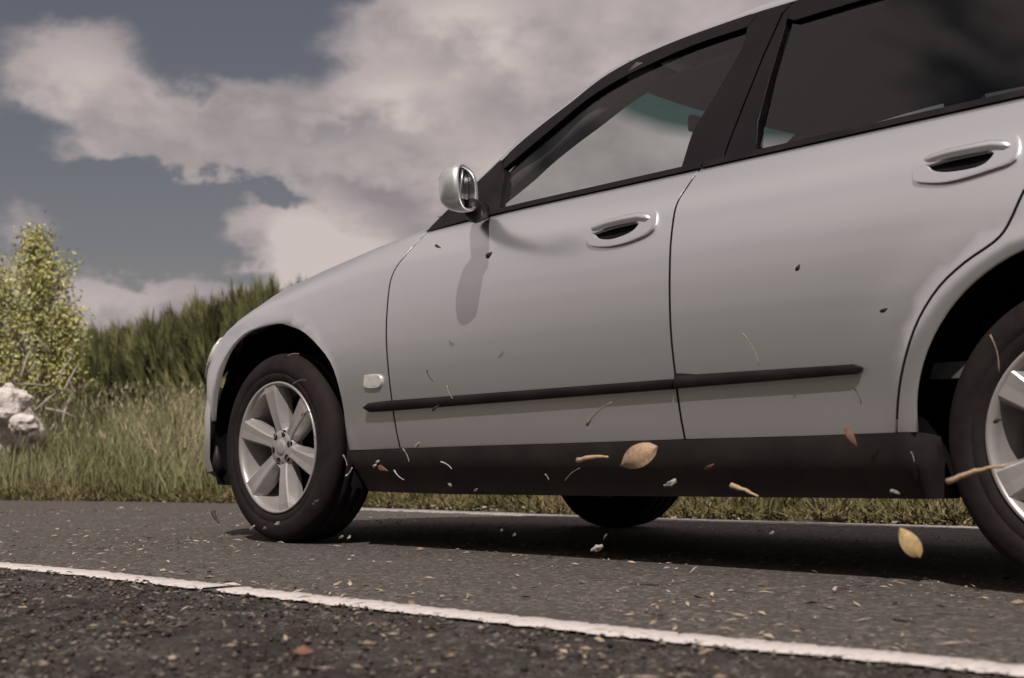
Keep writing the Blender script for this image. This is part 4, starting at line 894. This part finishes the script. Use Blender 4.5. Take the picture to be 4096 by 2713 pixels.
V, F, T = flakes(380, (-2.5,4.2), road_y, lambda x,y: np.zeros(len(x)), .025, .06, [.4,.5,.6,.7], (.06,.2), lift=.004)
fast_mesh('straw', V, F, LIT, T, kind='stuff', label='pale straw strips scattered over the asphalt')
# gravel: small angular stones
STONE = ramp_object_random(mat('chip_gravel', (.2,.18,.16), .85, 0, .3), [(.018,.015,.014),(.05,.042,.038),(.09,.075,.068),(.15,.125,.11),(.26,.22,.20)])
def stones(n, xr, dfun, zf, smin, smax, tm):
    x = RNG.uniform(*xr,n); y = dfun(x); r = RNG.uniform(0,1,n)**2.5*(smax-smin)+smin
    base = np.array([[1,0,0],[0,1,0],[-1,0,0],[0,-1,0],[0,0,.7],[0,0,-.6]],float)
    V = base[None]*r[:,None,None]*RNG.uniform(.55,1.3,(n,6,1)); a = RNG.uniform(0,6.28,n); ca, sa = np.cos(a)[:,None], np.sin(a)[:,None]
    X_ = V[:,:,0]*ca-V[:,:,1]*sa; Y_ = V[:,:,0]*sa+V[:,:,1]*ca; V[:,:,0] = X_+x[:,None]; V[:,:,1] = Y_+y[:,None]; V[:,:,2] += (zf(x,y)+r*.25)[:,None]
    T0 = np.array([[0,1,4],[1,2,4],[2,3,4],[3,0,4],[1,0,5],[2,1,5],[3,2,5],[0,3,5]]); b = (np.arange(n)*6)[:,None]
    return V.reshape(-1,3), (b[:,:,None]+T0[None]).reshape(-1,3), np.repeat(np.clip(RNG.normal(tm,.24,n),0,1),6)
V, F, T = stones(15000, (-2.4,4.3), lambda x: YN(x)-.05-RNG.uniform(0,1,len(x))**1.1*1.6, lambda x,y: np.full(len(x),.000), .002, .010, .34)
fast_mesh('gravel', V, F, STONE, T, kind='stuff', label='loose chip gravel on the dark shoulder')
V, F, T = stones(5000, (-4,4), lambda x: YN(x)+.05+RNG.uniform(0,1,len(x))**1.4*3.2, lambda x,y: np.zeros(len(x)), .0015, .005, .6)
fast_mesh('grit', V, F, STONE, T, kind='stuff', label='fine grit on the asphalt')
DC = {'tan':(.42,.29,.19),'pale':(.21,.18,.16),'white':(.38,.35,.32),'yellow':(.38,.27,.13),'dark':(.045,.033,.028),'red':(.12,.055,.04)}
DM = {k: mat('debris_'+k, v, .7, 0, .3, n_scale=90, n_amt=.35) for k, v in DC.items()}
NMS = {'leaf':('flying_leaf','leaf'),'twig':('flying_twig','twig'),'stem':('flying_stalk','stalk'),'chip':('flying_chip','debris')}
for (kd, a, b, w, col, lab) in DEBRIS:
    A, B = Vector(a), Vector(b); cen = (A+B)/2; ax = B-A; L = ax.length; ax.normalize(); vd = (cen-cam.location).normalized(); sd_ = ax.cross(vd).normalized(); nn = ax.cross(sd_)
    sd_ = (sd_ + nn*random.uniform(-.35,.35)).normalized(); nn = ax.cross(sd_).normalized()
    if kd == 'leaf':
        rows = []
        for lay in (0, 1):
            for i in range(11):
                t = i/10; ww = w*.5*(math.sin(math.pi*t**.75)**.8 if 0 < t < 1 else .02); cu = L*.16*math.sin(math.pi*t)
                rows.append([A+ax*(L*t)+sd_*(ww*s)+nn*(cu-abs(s)*w*.14+(.0012 if lay else 0)) for s in (-1,-.5,0,.5,1)])
        V = [p-cen for r in rows for p in r]; F = []
        for i in range(10):
            for j in range(4): F.append((i*5+j,i*5+j+1,(i+1)*5+j+1,(i+1)*5+j)); F.append((55+i*5+j,55+(i+1)*5+j,55+(i+1)*5+j+1,55+i*5+j+1))
        o_ = obj(NMS[kd][0], V, F, DM[col], label=lab, cat=NMS[kd][1])
    elif kd in ('twig', 'stem'):
        n = 9; bend = (.07 if kd == 'stem' else .04)*L*random.choice((-1,1)); pts = []; rr = []
        for i in range(n):
            t = i/(n-1); pts.append(A+ax*(L*t)+sd_*(bend*math.sin(math.pi*t)+random.uniform(-.014,.014)*L*(kd == 'twig'))-cen)
            rr.append(max(.0006, w*.5*((1.15-.75*t) if kd == 'twig' else (.6 if t < .25 else .32))*random.uniform(.75,1.2)))
        V, F = tube(pts, rr, 7); o_ = obj(NMS[kd][0], V, F, DM[col], label=lab, cat=NMS[kd][1])
    else:
        bm = bmesh.new(); bmesh.ops.create_icosphere(bm, subdivisions=2, radius=1)
        for v in bm.verts:
            q_ = v.co*(1+mnoise.noise(v.co*1.5+A*9)*1.1); v.co = ax*(q_.x*L*.42)+sd_*(q_.y*w*.38)+nn*(q_.z*w*.3)
        o_ = bm_obj(NMS[kd][0], bm, DM[col], None, smooth=False, label=lab, cat=NMS[kd][1])
    o_.location = cen; o_['group'] = 'bits of leaf and straw flung up by the car'
